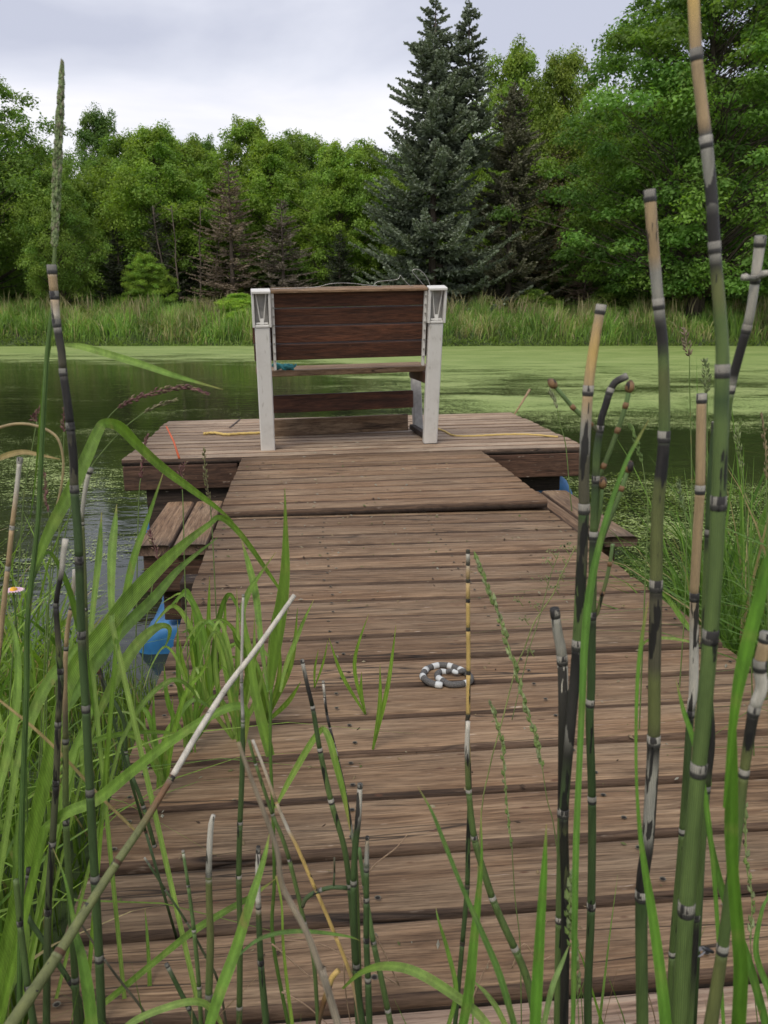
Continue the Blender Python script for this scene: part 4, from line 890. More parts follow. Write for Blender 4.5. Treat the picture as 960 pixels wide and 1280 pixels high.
stem('wiry dark stem slanting right across the lower left boards', [(180.6, 1072), (207, 1113), (234, 1154), (254, 1190), (273, 1228), (285, 1295)], .76,
     [(1072, 3), (1290, 4)], colrow('1072:S 1080:g 1290:D'), [1077, 1110, 1154, 1228], nodecol='SD')
stem('wiry dark stem low down that slants right behind the thick dark horsetail', [(98, 1150), (131, 1200), (155, 1232), (177, 1260), (196, 1292)], .72, [(1150, 3), (1290, 4)], colrow('1150:D 1290:D'), [1200], nodecol='SD')
stem('thin light green horsetail with white joints in the lower left', [(229, 1065), (232, 1085), (235.5, 1108), (242.5, 1164), (249, 1235), (252, 1295)], .72,
     [(1065, 4), (1164, 6), (1290, 7)], colrow('1065:W 1070:L 1290:G'), [1067, 1108, 1164, 1235], nodecol='WG')
stem('olive horsetail with a rounded ivory tip in the lower left', [(267, 1019), (264, 1030), (262, 1058), (261, 1095), (262, 1140), (263, 1179), (261, 1246), (261, 1290)], .70,
     [(1019, 6), (1030, 8), (1095, 9), (1180, 11), (1290, 11)], colrow('1019:W 1060:W 1075:S 1095:S 1099:O 1180:O 1240:G 1290:g'), [1097, 1246], nodecol='SO', nk=1.04)
stem('straight green horsetail with a long thin chalky tip over the left boards', [(304, 745), (303, 784), (302, 852), (303.5, 902), (302.7, 966), (300, 1030), (298.5, 1097), (300, 1171), (299, 1290)], .74,
     [(745, 3.5), (852, 4), (900, 5), (930, 7), (1290, 9)], colrow('745:W 850:W* 858:S* 898:W 906:g 1290:G'), [747, 852, 902, 1030, 1097, 1171, 1263], nodecol='WG')
stem('dark green horsetail with a white split tip, next to the straight green one', [(323, 1058), (322, 1085), (323, 1133), (324, 1160), (326, 1203), (330, 1250), (334, 1290)], .69,
     [(1058, 6), (1133, 8), (1290, 11)], colrow('1058:K 1068:W* 1130:W 1136:B 1145:g 1290:g'), [1062, 1134, 1203], nodecol='SK')
stem('short grey tipped shoot leaning left at the bottom left', [(209, 1207), (226.6, 1242), (240, 1268), (250, 1292)], .66, [(1207, 6), (1290, 8)], colrow('1207:S 1215:g 1290:g'), [1209, 1260], nodecol='SK')
stem('dark horsetail in the grass at the far lower left, bent to the right', [(36, 1085), (34, 1110), (31, 1135), (38, 1152), (57, 1180), (73, 1205), (88, 1228), (99, 1250), (104, 1292)], .80,
     [(1085, 7), (1290, 8)], colrow('1085:K* 1120:D** 1140:g 1290:g'), [1092, 1119, 1140, 1228], nodecol='SK')
stem('dark horsetail rising steeply from the lower left corner', [(20, 1100), (25, 1154), (30, 1195), (35, 1235), (44, 1292)], .66, [(1100, 8), (1290, 11)], colrow('1100:G 1290:g'), [1154, 1235], nodecol='SK')
stem('curved dark stem lying from the stout horsetail towards the left', [(434, 1110), (415, 1109), (400, 1113), (389, 1118), (381, 1125), (378, 1133)], .70, [(1100, 6), (1140, 7)], colrow('1100:g 1120:g 1133:D'), [1112], nodecol='SK', root=False)
stem('short dark spike between the boards left of the middle', [(418, 1072), (418, 1090), (417, 1109)], .70, [(1072, 2.5), (1110, 3)], colrow('1072:D 1109:g'), [1090], nodecol='DK', root=False)
stem('short orange tan stub by the dead litter at the bottom', [(423, 1213), (415, 1222), (411, 1234), (402, 1262), (396, 1292)], .70, [(1213, 8), (1234, 9), (1290, 6)], colrow('1213:Y 1230:Y 1250:B 1290:D'), [1238], nodecol='BB', nk=1.02)
stem('small dark stem with a brown bud among the left bank grass', [(121, 836), (127, 850), (133, 872), (140, 895)], .95, [(836, 7), (845, 3), (895, 4)], colrow('836:B 848:K 895:g'), [845], nodecol='BK', root=True)
for nm_, (qx, qy) in (('whorl_stub', (930, 346)), ('whorl_stub', (957, 341))):
    wh = [o for o in C.objects if str(o.get('label', '')).startswith('pale leaning horsetail')][0]; iv = Matrix.Translation(wh.location).inverted(); Yw = .551
    mb = MB(); a_, b_ = at(944, 349, Yw), at(qx, qy, Yw-.004); mb.tube([iv @ a_, iv @ (a_.lerp(b_, .6)), iv @ b_, iv @ (b_+Vector((0, 0, .0015)))], [.0016, .0018, .0027, .0018], 8, [(.34, .32, .29, .1)]*2+[(.45, .42, .38, .1)]*2); mb.build(nm_, M_STEM, wh, True)
# side shoots of the hooked horsetail (parts of it)
inv = Matrix.Translation(hx.location).inverted()
def shoot(pts, w, cols, Y=.66, bud=None, nodes_=()):
    P = spline([at(x, y, Y) for x, y in pts], 5); n = len(P); cl_ = colrow(cols)
    mb = MB(); mb.tube([inv @ p for p in P], [w[0]*.5*Y/F + (w[1]-w[0])*.5*Y/F*k/(n-1) for k in range(n)], 9, [interp(cl_, k/(n-1)*100) for k in range(n)])
    o = mb.build('side_shoot', M_STEM, hx, True)
    for f in nodes_:
        k = int(f*(n-1)); mb = MB(); r = (w[0]+w[1])*.25*Y/F*1.35; t = (P[min(k+1, n-1)]-P[k-1]).normalized()
        mb.tube([inv @ (P[k]-t*r), inv @ P[k], inv @ (P[k]+t*r)], [r*.8, r, r*.8], 8, [(.24, .13, .06, 0)]*3); mb.build('shoot_joint', M_STEM, o, True)
    if bud:
        p = P[0]; t = (P[0]-P[1]).normalized(); r = bud*.5*Y/F; mb = MB()
        mb.tube([inv @ (p-t*r*1.2), inv @ (p-t*r*.5), inv @ (p+t*r*.3), inv @ (p+t*r*1.0), inv @ (p+t*r*1.5)], [r*.45, r*.95, r, r*.75, r*.25], 10, [(.18, .12, .05, .2), (.27, .15, .07, .3), (.28, .16, .08, .45), (.22, .12, .06, .5), (.08, .05, .03, .2)])
        mb.build('bud', M_STEM, o, True)
shoot([(787, 484), (782, 507), (772, 538), (757, 577), (747, 597)], (6, 6), '0:L 50:G 100:G', bud=12, nodes_=(.25, .5, .8))
shoot([(691, 480), (703, 494), (714, 507), (724, 517), (738, 530), (749, 540)], (5, 6), '0:L 60:G 100:D', bud=11, nodes_=(.45, .8))
shoot([(786, 584), (780, 602), (772, 625), (762, 650), (752, 675), (743, 690)], (5, 6), '0:L 60:G 100:G', bud=12, nodes_=(.3,))
shoot([(753, 604), (751, 625), (748, 648), (743, 668)], (5, 6), '0:L 60:G 100:G', bud=12)
shoot([(766, 680), (763, 700), (758, 725), (753, 742), (747, 765), (742, 772)], (5, 5), '0:L 60:O 100:O', nodes_=(.25, .6))

# ------------------------------------------------------------ hero grass leaves
def blade(label, pts, Y0, Y1=None, col=(.14, .25, .045), col2=None, name='grass_leaf', cat='grass leaf', root=None, parent=None, fold=.28, tw=0.0, group=None):
    """pts: (x, y, width in photo px) foot -> tip, distance Y0 at the foot to Y1 at the tip; a thin creased ribbon in real space"""
    Y1 = Y1 if Y1 is not None else Y0; n0 = len(pts); D = []
    for i in range(n0-1):
        a, b, c, d = [np.array(pts[max(0, min(n0-1, q))], float) for q in (i-1, i, i+1, i+2)]
        for k in range(6):
            s_ = k/6; D.append(.5*((2*b)+(c-a)*s_+(2*a-5*b+4*c-d)*s_*s_+(3*b-a-3*c+d)*s_**3))
    D.append(np.array(pts[-1], float)); n = len(D); V = []; Cs = []; U = []; PP = []
    for i, q in enumerate(D): PP.append(at(q[0], q[1], Y0+(Y1-Y0)*i/(n-1)))
    if root is not None:
        g0 = root; p0 = PP[0].copy(); d = (PP[0]-PP[2]); d.z = -abs(d.z)-1e-4; d = d/abs(d.z); d.x = max(-.3, min(.3, d.x)); d.y = 0; hh = p0.z-g0
        if hh > .02: PP = [p0+Vector((d.x, 0, -1))*hh*q_ for q_ in (1, .6, .3)]+PP; D = [D[0]*1]*3+D; n += 3
    for i in range(n):
        p = PP[i]; t = (PP[min(i+1, n-1)]-PP[max(i-1, 0)]).normalized(); vd = (p-Vector((0, 0, CAMZ))).normalized()
        sdv = t.cross(vd)
        if sdv.length < 1e-4: sdv = Vector((1, 0, 0))
        sdv.normalize(); nn = sdv.cross(t).normalized(); a = tw*math.sin(math.pi*i/(n-1)); sdv = sdv*math.cos(a)+nn*math.sin(a)
        hw = max(.15, D[i][2])*.5*p.y/F/math.cos(a)
        V += [p-sdv*hw, p-sdv*hw*.5+nn*hw*fold*.55, p+nn*hw*fold, p+sdv*hw*.5+nn*hw*fold*.55, p+sdv*hw]; f = i/(n-1); c1 = col if not col2 else tuple(x+(y-x)*f for x, y in zip(col, col2)); hs_ = abs(math.sin(pts[0][0]*12.7+pts[0][1]*3.1)); c1 = tuple(x*(.82+.36*hs_) for x in c1); bt = max(0, (f-.86)/.14)*(hs_ > .35)*.85 + .35*max(0, math.sin(f*23+hs_*40)-.93)*6; c1 = tuple(x+(y-x)*min(.85, bt) for x, y in zip(c1, (.44, .33, .15)))
        cc = (*c1, 0); cm_ = (*[x*1.28 for x in c1], 0); Cs += [cc, cc, cm_, cc, cc]; U += [(0, f), (.25, f), (.5, f), (.75, f), (1, f)]
    Fq = [(5*i+j, 5*i+j+1, 5*i+5+j+1, 5*i+5+j) for i in range(n-1) for j in range(4)]
    o0 = PP[0] if parent is None else Vector((0, 0, 0)); me_ = mesh(name, [v-o0 for v in V], Fq, M_BLADE, True, Cs, U)
    if parent is not None:
        o = obj(name, me_, parent); o.matrix_parent_inverse = Matrix.Translation(parent.location).inverted(); return o
    return meta(obj(name, me_, None, o0), label, cat, group)
GA, GB, GL, GD, ST = (.20, .33, .055), (.165, .29, .055), (.30, .43, .12), (.075, .15, .035), (.50, .37, .20)
def spike(pts, w, Y, parent, cols, Y1=None, seeds=60, slen=6.0, name='seed_head', spread=.6, seed=1):
    """seed head: many small pointed spikelets round a thin axis"""
    P = spline([at(x, y, Y) for x, y in pts], 6); n = len(P); r_ = random.Random(seed); mb = MB()
    mb.tube(P, [.0007]*n, 4, [(*cols[0], 0)]*n)
    for k in range(seeds):
        f = (k+r_.random())/seeds; q = f*(n-1.001); i = int(q); p = P[i].lerp(P[i+1], q-i); t = (P[i+1]-P[i]).normalized()
        env = w*.5*Y/F*(math.sin(math.pi*min(1, .12+f*.88))**.5); a = r_.uniform(0, 6.28)
        sd1 = t.cross(Vector((0, 1, 0))).normalized(); sd2 = t.cross(sd1); rad_ = (sd1*math.cos(a)+sd2*math.sin(a)); L_ = slen*Y/F*r_.uniform(.7, 1.25)
        p0 = p + rad_*env*.12; d = (rad_*spread - t*1.0*(-1)).normalized(); d = (t*-1*(-1)+rad_*spread).normalized()
        e_ = rad_*max(0, env-L_*spread*.6)*r_.uniform(.5, 1); c = cols[r_.randrange(len(cols))]; g_ = r_.uniform(.75, 1.25); c = tuple(x*g_ for x in c)
        p0 = p+e_; b = d.cross(rad_).normalized()*L_*.2; u_ = d.cross(b).normalized()*L_*.2; m_ = p0+d*L_*.4
        mb.add([p0, m_+b, m_+u_, m_-b, m_-u_, p0+d*L_], [(0, 1, 2), (0, 2, 3), (0, 3, 4), (0, 4, 1), (5, 2, 1), (5, 3, 2), (5, 4, 3), (5, 1, 4)], (*c, 0))
        if parent is None: pass
    o = mb.build(name, M_SEED, parent)
    if parent: o.matrix_parent_inverse = Matrix.Translation(parent.location).inverted()
    return o
def stalk(pts, Y, w, col, parent, col2=None, name='stalk', root=None, Y1=None):
    Y1 = Y1 or Y; q = [at(x, y, Y+(Y1-Y)*i/(len(pts)-1)) for i, (x, y) in enumerate(pts)]
    if root is not None:                      # pts go tip -> foot
        d = q[-1]-q[-2]; d = d/max(1e-3, abs(d.z)); q.append(q[-1]+Vector((max(-.3, min(.3, d.x)), 0, -1))*max(.01, q[-1].z-root))
    P = spline(q, 5); n = len(P); c2 = col2 or col
    mb = MB(); mb.tube(P, [(w[0]+(w[1]-w[0])*k/(n-1))*.5*Y/F for k in range(n)], 7, [(*[a+(b-a)*k/(n-1) for a, b in zip(col, c2)], 0) for k in range(n)])
    o = mb.build(name, M_SEED, parent, True)
    if parent: o.matrix_parent_inverse = Matrix.Translation(parent.location).inverted()
    return o
def gplant(label, p, cat='grass plant', name='grass_plant', group=None): o = empty(name, p); return meta(o, label, cat, group)

# reed canary grass at the far left: tall seed spike, folded leaves
Yc = .72
G1 = gplant('tall reed grass at the left with a long green seed spike against the sky', at(30, 1100, Yc))
stalk([(68, 335), (66, 380), (60, 430), (57, 470), (52, 560), (48, 646), (39.5, 725), (34, 784), (33, 870), (28, 1000), (26, 1120), (24, 1290)], Yc, (5, 9), (.15, .25, .07), G1, (.09, .17, .04), root=.25)
stalk([(77, 90), (74, 180), (71, 250), (69, 300), (67, 336)], Yc, (1.5, 5), (.20, .27, .10), G1, name='upper_stalk')
spike([(68, 310), (70, 255), (72, 200), (75, 140), (77.5, 84)], 10, Yc, G1, [(.40, .50, .22), (.46, .54, .28), (.34, .43, .18), (.46, .42, .28)], seeds=900, slen=8, spread=.16)
blade('', [(40, 726, 4.8), (58, 672, 12.8), (85, 620, 16.0), (108, 572, 15.2), (122, 540, 12.8), (131, 529, 11.2), (150, 534, 13.6), (172, 556, 12.0), (205, 586, 11.2), (240, 612, 8.8), (270, 634, 5.6), (292, 652, 0.8)], Yc, .9, GA, GA, parent=G1, name='leaf')
blade('', [(78, 431, 3), (105, 434, 8), (150, 447, 9), (185, 458, 8), (220, 470, 6), (279, 487, .5)], Yc, .62, GL, GB, parent=G1, name='leaf')
blade('', [(62, 432, 4), (55, 480, 4), (50, 530, 3), (44, 600, 2), (36, 660, .5)], Yc, .8, GB, parent=G1, name='leaf')
blade('', [(40, 728, 4), (60, 690, 4), (84, 730, 7), (100, 790, 8), (112, 850, 5), (118, 900, 1)], Yc, .8, GB, parent=G1, name='leaf')
blade('broad leaf with a sharp fold that points down over the left shelf planks', [(82, 862, 18.7), (100, 825, 21.1), (137, 780, 21.8), (165, 745, 21.1), (200, 708, 17.2), (235, 676, 10.9), (262, 655, 7.0), (272, 647, 7.0), (285, 652, 7.8), (305, 673, 7.0), (330, 708, 5.5), (350, 738, 3.1), (362, 765, 0.4)], .82, .95, GA, GA, root=.3)
blade('broad lower leaf under the folded one, pointing up to the right', [(70, 905, 11.2), (105, 850, 16.0), (150, 790, 16.0), (190, 750, 13.6), (225, 710, 8.0), (272, 672, 0.8)], .86, 1.0, GB, GB, root=.3)
blade('pale green leaf curling over near the blue drum at the left', [(118, 905, 4), (135, 868, 12), (155, 830, 15), (172, 805, 15), (190, 788, 12), (203, 782, 8), (212, 786, 6), (210, 800, 3), (204, 812, .5)], .92, 1.0, GL, GL, root=.3)
blade('long arching leaf that crosses the left boards and droops at its tip', [(56, 1035, 12), (85, 1015, 15), (120, 1000, 16), (160, 968, 15), (198, 938, 13), (238, 910, 12), (269, 892, 11), (292, 883, 11), (306, 886, 9), (308, 905, 8), (304, 945, 1)], .74, .80, GA, GB, root=.3)
blade('narrow leaf lying almost level over the left edge of the boards', [(100, 935, 4), (130, 922, 7), (165, 916, 6), (198, 915, 5), (230, 918, 1)], .82, .9, GA, GA, root=.3)
blade('leaf in front of the thick dark horsetail, rising from the bottom edge', [(116, 1290, 16), (110, 1240, 17), (102, 1195, 13), (95, 1168, 9), (90, 1140, 6), (80, 1095, 3), (66, 1060, .5)], .55, .6, (.15, .29, .05), GB, root=.3)
blade('broad blade rising from the bottom edge beside the straight green horsetail', [(256, 1300, 13), (275, 1240, 17), (294, 1189, 16), (312, 1130, 13), (325, 1090, 9), (332, 1065, 6), (337, 1040, .5)], .52, .60, (.16, .30, .05), GA, root=.3)
blade('light green leaf arching low along the bottom edge at the left', [(140, 1300, 9), (170, 1275, 10), (212, 1258, 10), (240, 1252, 10), (258, 1256, 9), (272, 1272, 7), (282, 1290, 2)], .60, .66, GL, GL, root=.3)
blade('bright green leaf arching over the bottom centre of the photo', [(428, 1236, 3), (451, 1216, 7), (476, 1208, 11), (505, 1210, 13), (532, 1221, 14), (568, 1244, 14), (596, 1266, 13), (615, 1290, 12)][::-1], .55, .60, GL, GA, root=.3)
blade('thin leaf arching from the bottom left over the straight horsetails', [(296, 1196, 3), (320, 1176, 5), (345, 1167, 6), (373, 1164, 6), (405, 1166, 5), (437, 1171, 3), (450, 1176, .5)], .60, .62, (.12, .22, .07), GB)
blade('long leaf rising to the right behind the lower left horsetails', [(110, 1270, 8), (150, 1238, 9), (190, 1205, 9), (240, 1165, 10), (280, 1140, 9), (315, 1120, 7), (345, 1098, .5)], .72, .76, GA, GB, root=.3)
G2 = gplant('grass shoot with three upright leaves standing over the left part of the walkway', at(338, 940, .80))
stalk([(339, 862), (338, 900), (338, 945), (341, 1010), (343, 1100), (341, 1175), (362, 1290)], .78, (4, 6), (.16, .28, .05), G2, (.12, .22, .04), root=.28)
blade('', [(338, 863, 6), (343, 820, 14), (350, 770, 17), (356, 720, 13), (357, 670, 7), (356, 610, .5)], .78, .78, GA, GA, parent=G2, name='leaf')
blade('', [(338, 945, 12), (328, 905, 14), (318, 860, 11), (312, 815, 8), (303, 770, 8), (310, 742, 8), (325, 718, 4), (345, 690, .5)], .78, .85, GA, GA, parent=G2, name='leaf')
blade('', [(350, 865, 3), (358, 830, 6), (370, 800, 6), (380, 775, 4), (392, 750, .5)], .78, .80, GL, GA, parent=G2, name='leaf')
blade('', [(335, 865, 3), (326, 800, 7), (320, 745, 9), (312, 710, 8), (302, 675, .5)], .78, .9, GB, GA, parent=G2, name='leaf')
blade('leaf bent over beside the black tipped horsetail', [(344, 1010, 3), (362, 975, 8), (385, 935, 9), (398, 916, 8), (405, 912, 8), (412, 925, 9), (420, 955, 9), (430, 995, 7), (438, 1040, 1)], .76, .72, GL, GA)
# small shoots on the boards
def tuft(label, base_px, tips, w, name='grass_shoot', col=GA):
    p = ondeck(*base_px); Y = p.y; r0 = gplant(label, p, 'grass shoot', name); r0.location = p
    for (tx, ty, bend) in tips:
        mx_, my_ = (base_px[0]+tx)/2+bend, (base_px[1]+ty)/2
        blade('', [(base_px[0], base_px[1], w*.5), (mx_, my_, w), (tx, ty, .4)], Y, Y*.98, col, col, parent=r0, name='leaf')
tuft('small grass shoot left of the toy snake, growing through a gap', (457, 893), [(411, 797, -6), (461, 767, -16), (452, 840, -3)], 5)
tuft('grass shoot nearer the toy snake with two tall thin leaves', (466, 937), [(495, 781, 4), (475, 830, 4)], 6)
tuft('thin shoot on the boards left of the two small shoots', (393, 860), [(410, 800, 2), (398, 812, -2)], 3)
for i, (bx_, by_, tips, lab) in enumerate([
    ((258), 880, [(240, 760, -8), (282, 742, 8), (262, 720, 0), (225, 800, -10)], 'leafy tuft hanging over the left edge of the walkway, nearest the blue drum'),
    ((292), 925, [(270, 780, -10), (318, 770, 10), (296, 735, 3), (250, 830, -10), (330, 830, 8)], 'leafy tuft over the left boards behind the straight chalk tipped stem'),
    ((238), 935, [(205, 830, -10), (250, 800, 3), (222, 775, -6), (275, 850, 8)], 'leafy tuft at the left edge of the walkway above the long arching leaf'),
    ((330), 905, [(350, 800, 8), (306, 790, -8), (372, 760, 12), (376, 852, 6)], 'leafy tuft left of the middle, behind the tallest blade'),
    ((205), 985, [(180, 890, -8), (216, 870, 3), (192, 860, -5)], 'narrow tuft low at the left edge of the walkway')]):
    tuft(lab, (bx_, by_), tips, 7 if i != 4 else 6, 'grass_tuft', (GA, GL, GB, GA, GB)[i])
    p_ = ondeck(bx_, by_); tp = [o for o in C.objects if o.get('label') == lab][0]; rt = random.Random(50+i)
    for k in range(6):
        sg = rt.choice((-1, 1)); hh = rt.uniform(60, 150); sp_ = rt.uniform(14, 60)*sg; w_ = rt.uniform(3.5, 8.5); dr = rt.uniform(-12, 55); cx = rt.uniform(-9, 9)
        P_ = [(bx_+cx, by_+rt.uniform(-10, 12), w_*.5), (bx_+cx+sp_*.12, by_-hh*.4, w_), (bx_+cx+sp_*.38, by_-hh*.8, w_*.95), (bx_+cx+sp_*.75, by_-hh, w_*.7), (bx_+cx+sp_*1.1, by_-hh+dr*.45, w_*.4), (bx_+cx+sp_*1.3, by_-hh+dr, .4)]
        if dr < 0: P_ = P_[:4]+[(bx_+cx+sp_*.9, by_-hh*1.16, .4)]
        cc_ = rt.choice((GA, GL, GB)); blade('', P_, p_.y*rt.uniform(.97, 1.0), p_.y*rt.uniform(.9, 1.02), cc_, cc_, parent=tp, name='leaf', tw=rt.uniform(-.7, .7))
# straw leaves far left
stalk([(-6, 536), (18, 530), (40, 531), (60, 538), (73, 550), (79, 575), (77, 605), (71, 632), (64, 655)], .8, (4, 2.5), (.52, .40, .23), None, name='dry_leaf')
meta(bpy.context.scene.objects['dry_leaf'], 'dry straw leaf arching over at the left edge above the pond', 'dry leaf')
blade('dry straw leaf lying level below the arching one at the left edge', [(-6, 575, 6), (12, 568, 7), (30, 565, 6), (52, 569, 4), (75, 574, 1)], .8, .8, ST, ST, name='dry_leaf', cat='dry leaf')
blade('long dry straw slanting right across the left grass onto the boards', [(-5, 872, 3), (40, 908, 4), (80, 946, 4), (120, 990, 4), (150, 1020, 4), (176, 1045, 3)], .78, .80, ST, (.45, .33, .17), name='dry_leaf', cat='dry leaf')
stalk([(298, 928), (312, 968), (328, 1010), (346, 1062), (352, 1104), (364, 1130), (383, 1165), (398, 1205), (412, 1245), (428, 1300)], .40, (5, 12), (.40, .32, .24), None, (.42, .35, .28), name='dry_stalk', root=.3)
meta(bpy.context.scene.objects['dry_stalk'], 'blurred grey brown dry stalk closest to the camera, bottom centre left', 'dry stalk')
for pts, lab in [([(140, 780, 7), (139, 735, 9), (140, 690, 11), (143, 660, 8), (146, 630, .5)], 'upright broad blade against the sky reflection at the left'),
                 ([(112, 800, 6), (118, 745, 7), (124, 690, 8), (127, 640, .5)], 'thinner upright blade beside the broad one at the left'),
                 ([(146, 800, 6), (157, 745, 9), (168, 695, 9), (184, 650, 6), (205, 588, .5)], 'blade leaning right across the left shelf end'),
                 ([(20, 960, 9), (38, 900, 14), (62, 850, 15), (92, 815, 11), (128, 770, .5)], 'wide blade in the left grass leaning towards the shelf'),
                 ([(60, 1080, 10), (78, 1010, 15), (90, 950, 14), (110, 900, 8), (124, 860, .5)], 'wide blade low in the left grass behind the thick dark horsetail'),
                 ([(-5, 1000, 8), (12, 930, 12), (22, 860, 10), (20, 800, 6), (8, 760, .5)], 'wide blade at the left edge leaning out of the photo'),
                 ([(150, 930, 5), (178, 880, 7), (214, 850, 6), (240, 862, 4), (250, 890, .5)], 'small arching blade over the left edge of the boards'),
                 ([(10, 1240, 12), (30, 1180, 15), (22, 1110, 12), (20, 1050, 6), (26, 1000, .5)], 'dark wide blade in the lower left corner'),
                 ([(185, 1290, 4), (187, 1230, 6), (184, 1170, 4), (181, 1135, .5)], 'narrow upright blade over the lower left boards')]:
    blade(lab, pts, .84, .9, GA if len(lab) % 2 else GL, GB, root=.3)
# right side leaves
RB = [
 ('wide bright blade standing in front of the leaning tan topped horsetail', [(922, 1300, 20), (926, 1220, 20), (922, 1160, 18), (916, 1090, 16), (914, 1027, 18), (916, 960, 13), (917, 893, 6), (920, 850, .5)], .42, (.12, .26, .03)),
 ('blade crossing the second tallest horsetail low down', [(834, 1300, 18), (826, 1220, 16), (815, 1140, 13), (806, 1085, 9), (800, 1040, 6), (796, 985, 4), (795, 920, 4), (797, 850, 5), (802, 800, 5), (810, 752, 1)], .46, (.15, .31, .05)),
 ('upright blade at the bottom, left of the black striped horsetail', [(668, 1300, 17), (672, 1220, 16), (676, 1150, 13), (680, 1090, 9), (683, 1030, 1)], .46, (.13, .29, .04)),
 ('very long slender leaf running up the hooked horsetail', [(716, 1290, 6), (718, 1180, 8), (720, 1060, 9), (724, 960, 8), (728, 870, 9), (731, 800, 10), (738, 735, 10), (752, 670, 8), (765, 625, 6), (783, 577, 5), (798, 548, 4), (811, 525, .5)], .55, (.14, .28, .06)),
 ('wide out of focus blade at the right edge', [(905, 1010, 3), (918, 890, 12), (930, 825, 18), (945, 765, 16), (960, 705, 12), (975, 660, 6)], .42, (.13, .29, .03)),
 ('thin blade to the right of the thick green horsetail', [(960, 1290, 12), (935, 1200, 12), (905, 1120, 11), (890, 1060, 8), (882, 1010, 5), (878, 970, 1)], .55, (.10, .21, .04)),
 ('blade leaning right beside the tan topped leaning horsetail', [(962, 1240, 10), (945, 1190, 8), (952, 1140, 5), (960, 1120, 3), (966, 1090, .5)], .6, (.12, .24, .05)),
 ('blurred leaf slanting across the lower right stems', [(905, 1290, 5), (893, 1100, 6), (882, 1000, 7), (868, 930, 7), (855, 890, 6), (845, 850, .5)], .5, (.16, .32, .06)),
 ('green leaf drooping over the right edge of the boards behind the tallest horsetail', [(868, 790, 2), (862, 786, 6), (850, 770, 7), (838, 752, 6), (824, 735, 3), (818, 728, .5)], 2.0, GB),
 ('thin leaf arching left over the boards behind the second tallest horsetail', [(862, 802, 3), (840, 798, 4), (820, 798, 4), (806, 803, 3), (798, 818, 1)], 1.5, GL),
 ('upright blade at the bottom middle', [(575, 1300, 12), (586, 1240, 15), (592, 1180, 13), (598, 1120, 9), (602, 1070, 4), (601, 1010, .5)], .55, (.15, .30, .05)),
 ('thin blurred leaf rising left in front of the middle boards', [(648, 1300, 9), (625, 1220, 10), (600, 1160, 8), (576, 1105, 6), (556, 1055, 6), (540, 1015, 4), (522, 983, .5)], .48, (.12, .22, .06)),
 ('short blade beside the bottom middle blade', [(558, 1290, 6), (570, 1240, 7), (560, 1190, 6), (548, 1150, 3), (545, 1135, .5)], .58, GB),
 ('yellow green leaf leaning out of the bottom edge', [(640, 1300, 7), (622, 1262, 8), (606, 1240, 6), (590, 1225, .5)], .6, GL),
 ('curled pale leaf at the foot of the black striped horsetail', [(678, 1290, 8), (690, 1235, 8), (702, 1205, 6), (712, 1180, 1)], .55, (.27, .40, .14)),
 ('yellow green leaf at the bottom edge, left of the middle', [(345, 1095, 3), (352, 1130, 3), (354, 1180, 4), (360, 1240, 5), (368, 1300, 6)][::-1], .68, (.22, .33, .06)),
]
for lab, pts, Yb, cb in RB: blade(lab, pts, Yb, Yb*1.04, cb, cb, root=(.28 if pts[0][1] > 1100 else None))
# seed heads and fine stalks
def seedgrass(label, head, foot, Y, hw, cols, n=60, sl=6, sp=.5, stc=(.2, .28, .09), sw=(1.2, 2.0), root=.25, seed=1, cat='grass seed head', name='seeding_grass_stem'):
    r0 = gplant(label, at(*foot[-1], Y), cat, name)
    spike(head, hw, Y, r0, cols, seeds=n, slen=sl*1.15, spread=sp, seed=seed); stalk([head[0]]+foot, Y, sw, stc, r0, root=root); return r0
PG = [(.38, .48, .18), (.48, .54, .28), (.30, .42, .12)]; PU = [(.30, .13, .14), (.38, .20, .18), (.24, .12, .10), (.34, .26, .15)]
seedgrass('long pale green rye-like seed head leaning left over the boards right of the toy snake', [(678, 960), (672, 930), (656, 879), (641, 826), (622, 766), (610, 735), (597, 702)], [(684, 1000), (693, 1037), (700, 1120), (704, 1290)], .72, 8, PG, 70, 12, .22, seed=3)
seedgrass('slender green seed head beside the bending white jointed horsetail', [(640, 1060), (635, 1019), (630, 960), (628, 931), (622, 905), (614, 880)], [(644, 1125), (650, 1180), (652, 1290)], .72, 6, PG, 40, 10, .25, seed=4)
seedgrass('drooping purplish seed head over the pond at the left', [(147, 510), (165, 500), (190, 491), (215, 485), (235, 484), (257, 491)], [(130, 530), (100, 590), (80, 640), (60, 760), (52, 900)], 1.0, 9, PU, 110, 6, .3, seed=5)
seedgrass('small brownish seed head below the drooping purplish one', [(180, 516), (195, 508), (218, 500)], [(150, 540), (110, 590), (85, 650), (62, 800), (55, 900)], 1.05, 6, [(.30, .28, .15), (.36, .30, .18)], 30, 6, .3, seed=6)
seedgrass('purplish seed head in front of the left part of the platform', [(176, 598), (177, 580), (180, 560), (184, 545)], [(174, 615), (172, 680), (170, 800)], 1.5, 6, PU, 40, 5, .3, seed=7)
seedgrass('reddish seed head hanging in front of the left fascia board', [(228, 612), (229, 602), (226, 590), (231, 578)], [(229, 640), (231, 720), (236, 860)], 1.5, 12, PU, 40, 5, .9, seed=8)
seedgrass('sparse pinkish seed head in front of the shelf planks at the left', [(197, 700), (195, 688), (190, 675), (186, 664)], [(190, 735), (180, 800), (176, 870)], 1.5, 9, PU, 30, 5, .8, seed=9)
seedgrass('tan seed head at the left end of the neck boards', [(262, 625), (259, 605), (256, 585), (255, 562)], [(265, 660), (270, 760), (275, 880)], 1.6, 7, [(.36, .31, .18), (.28, .27, .12)], 46, 5, .5, seed=10)
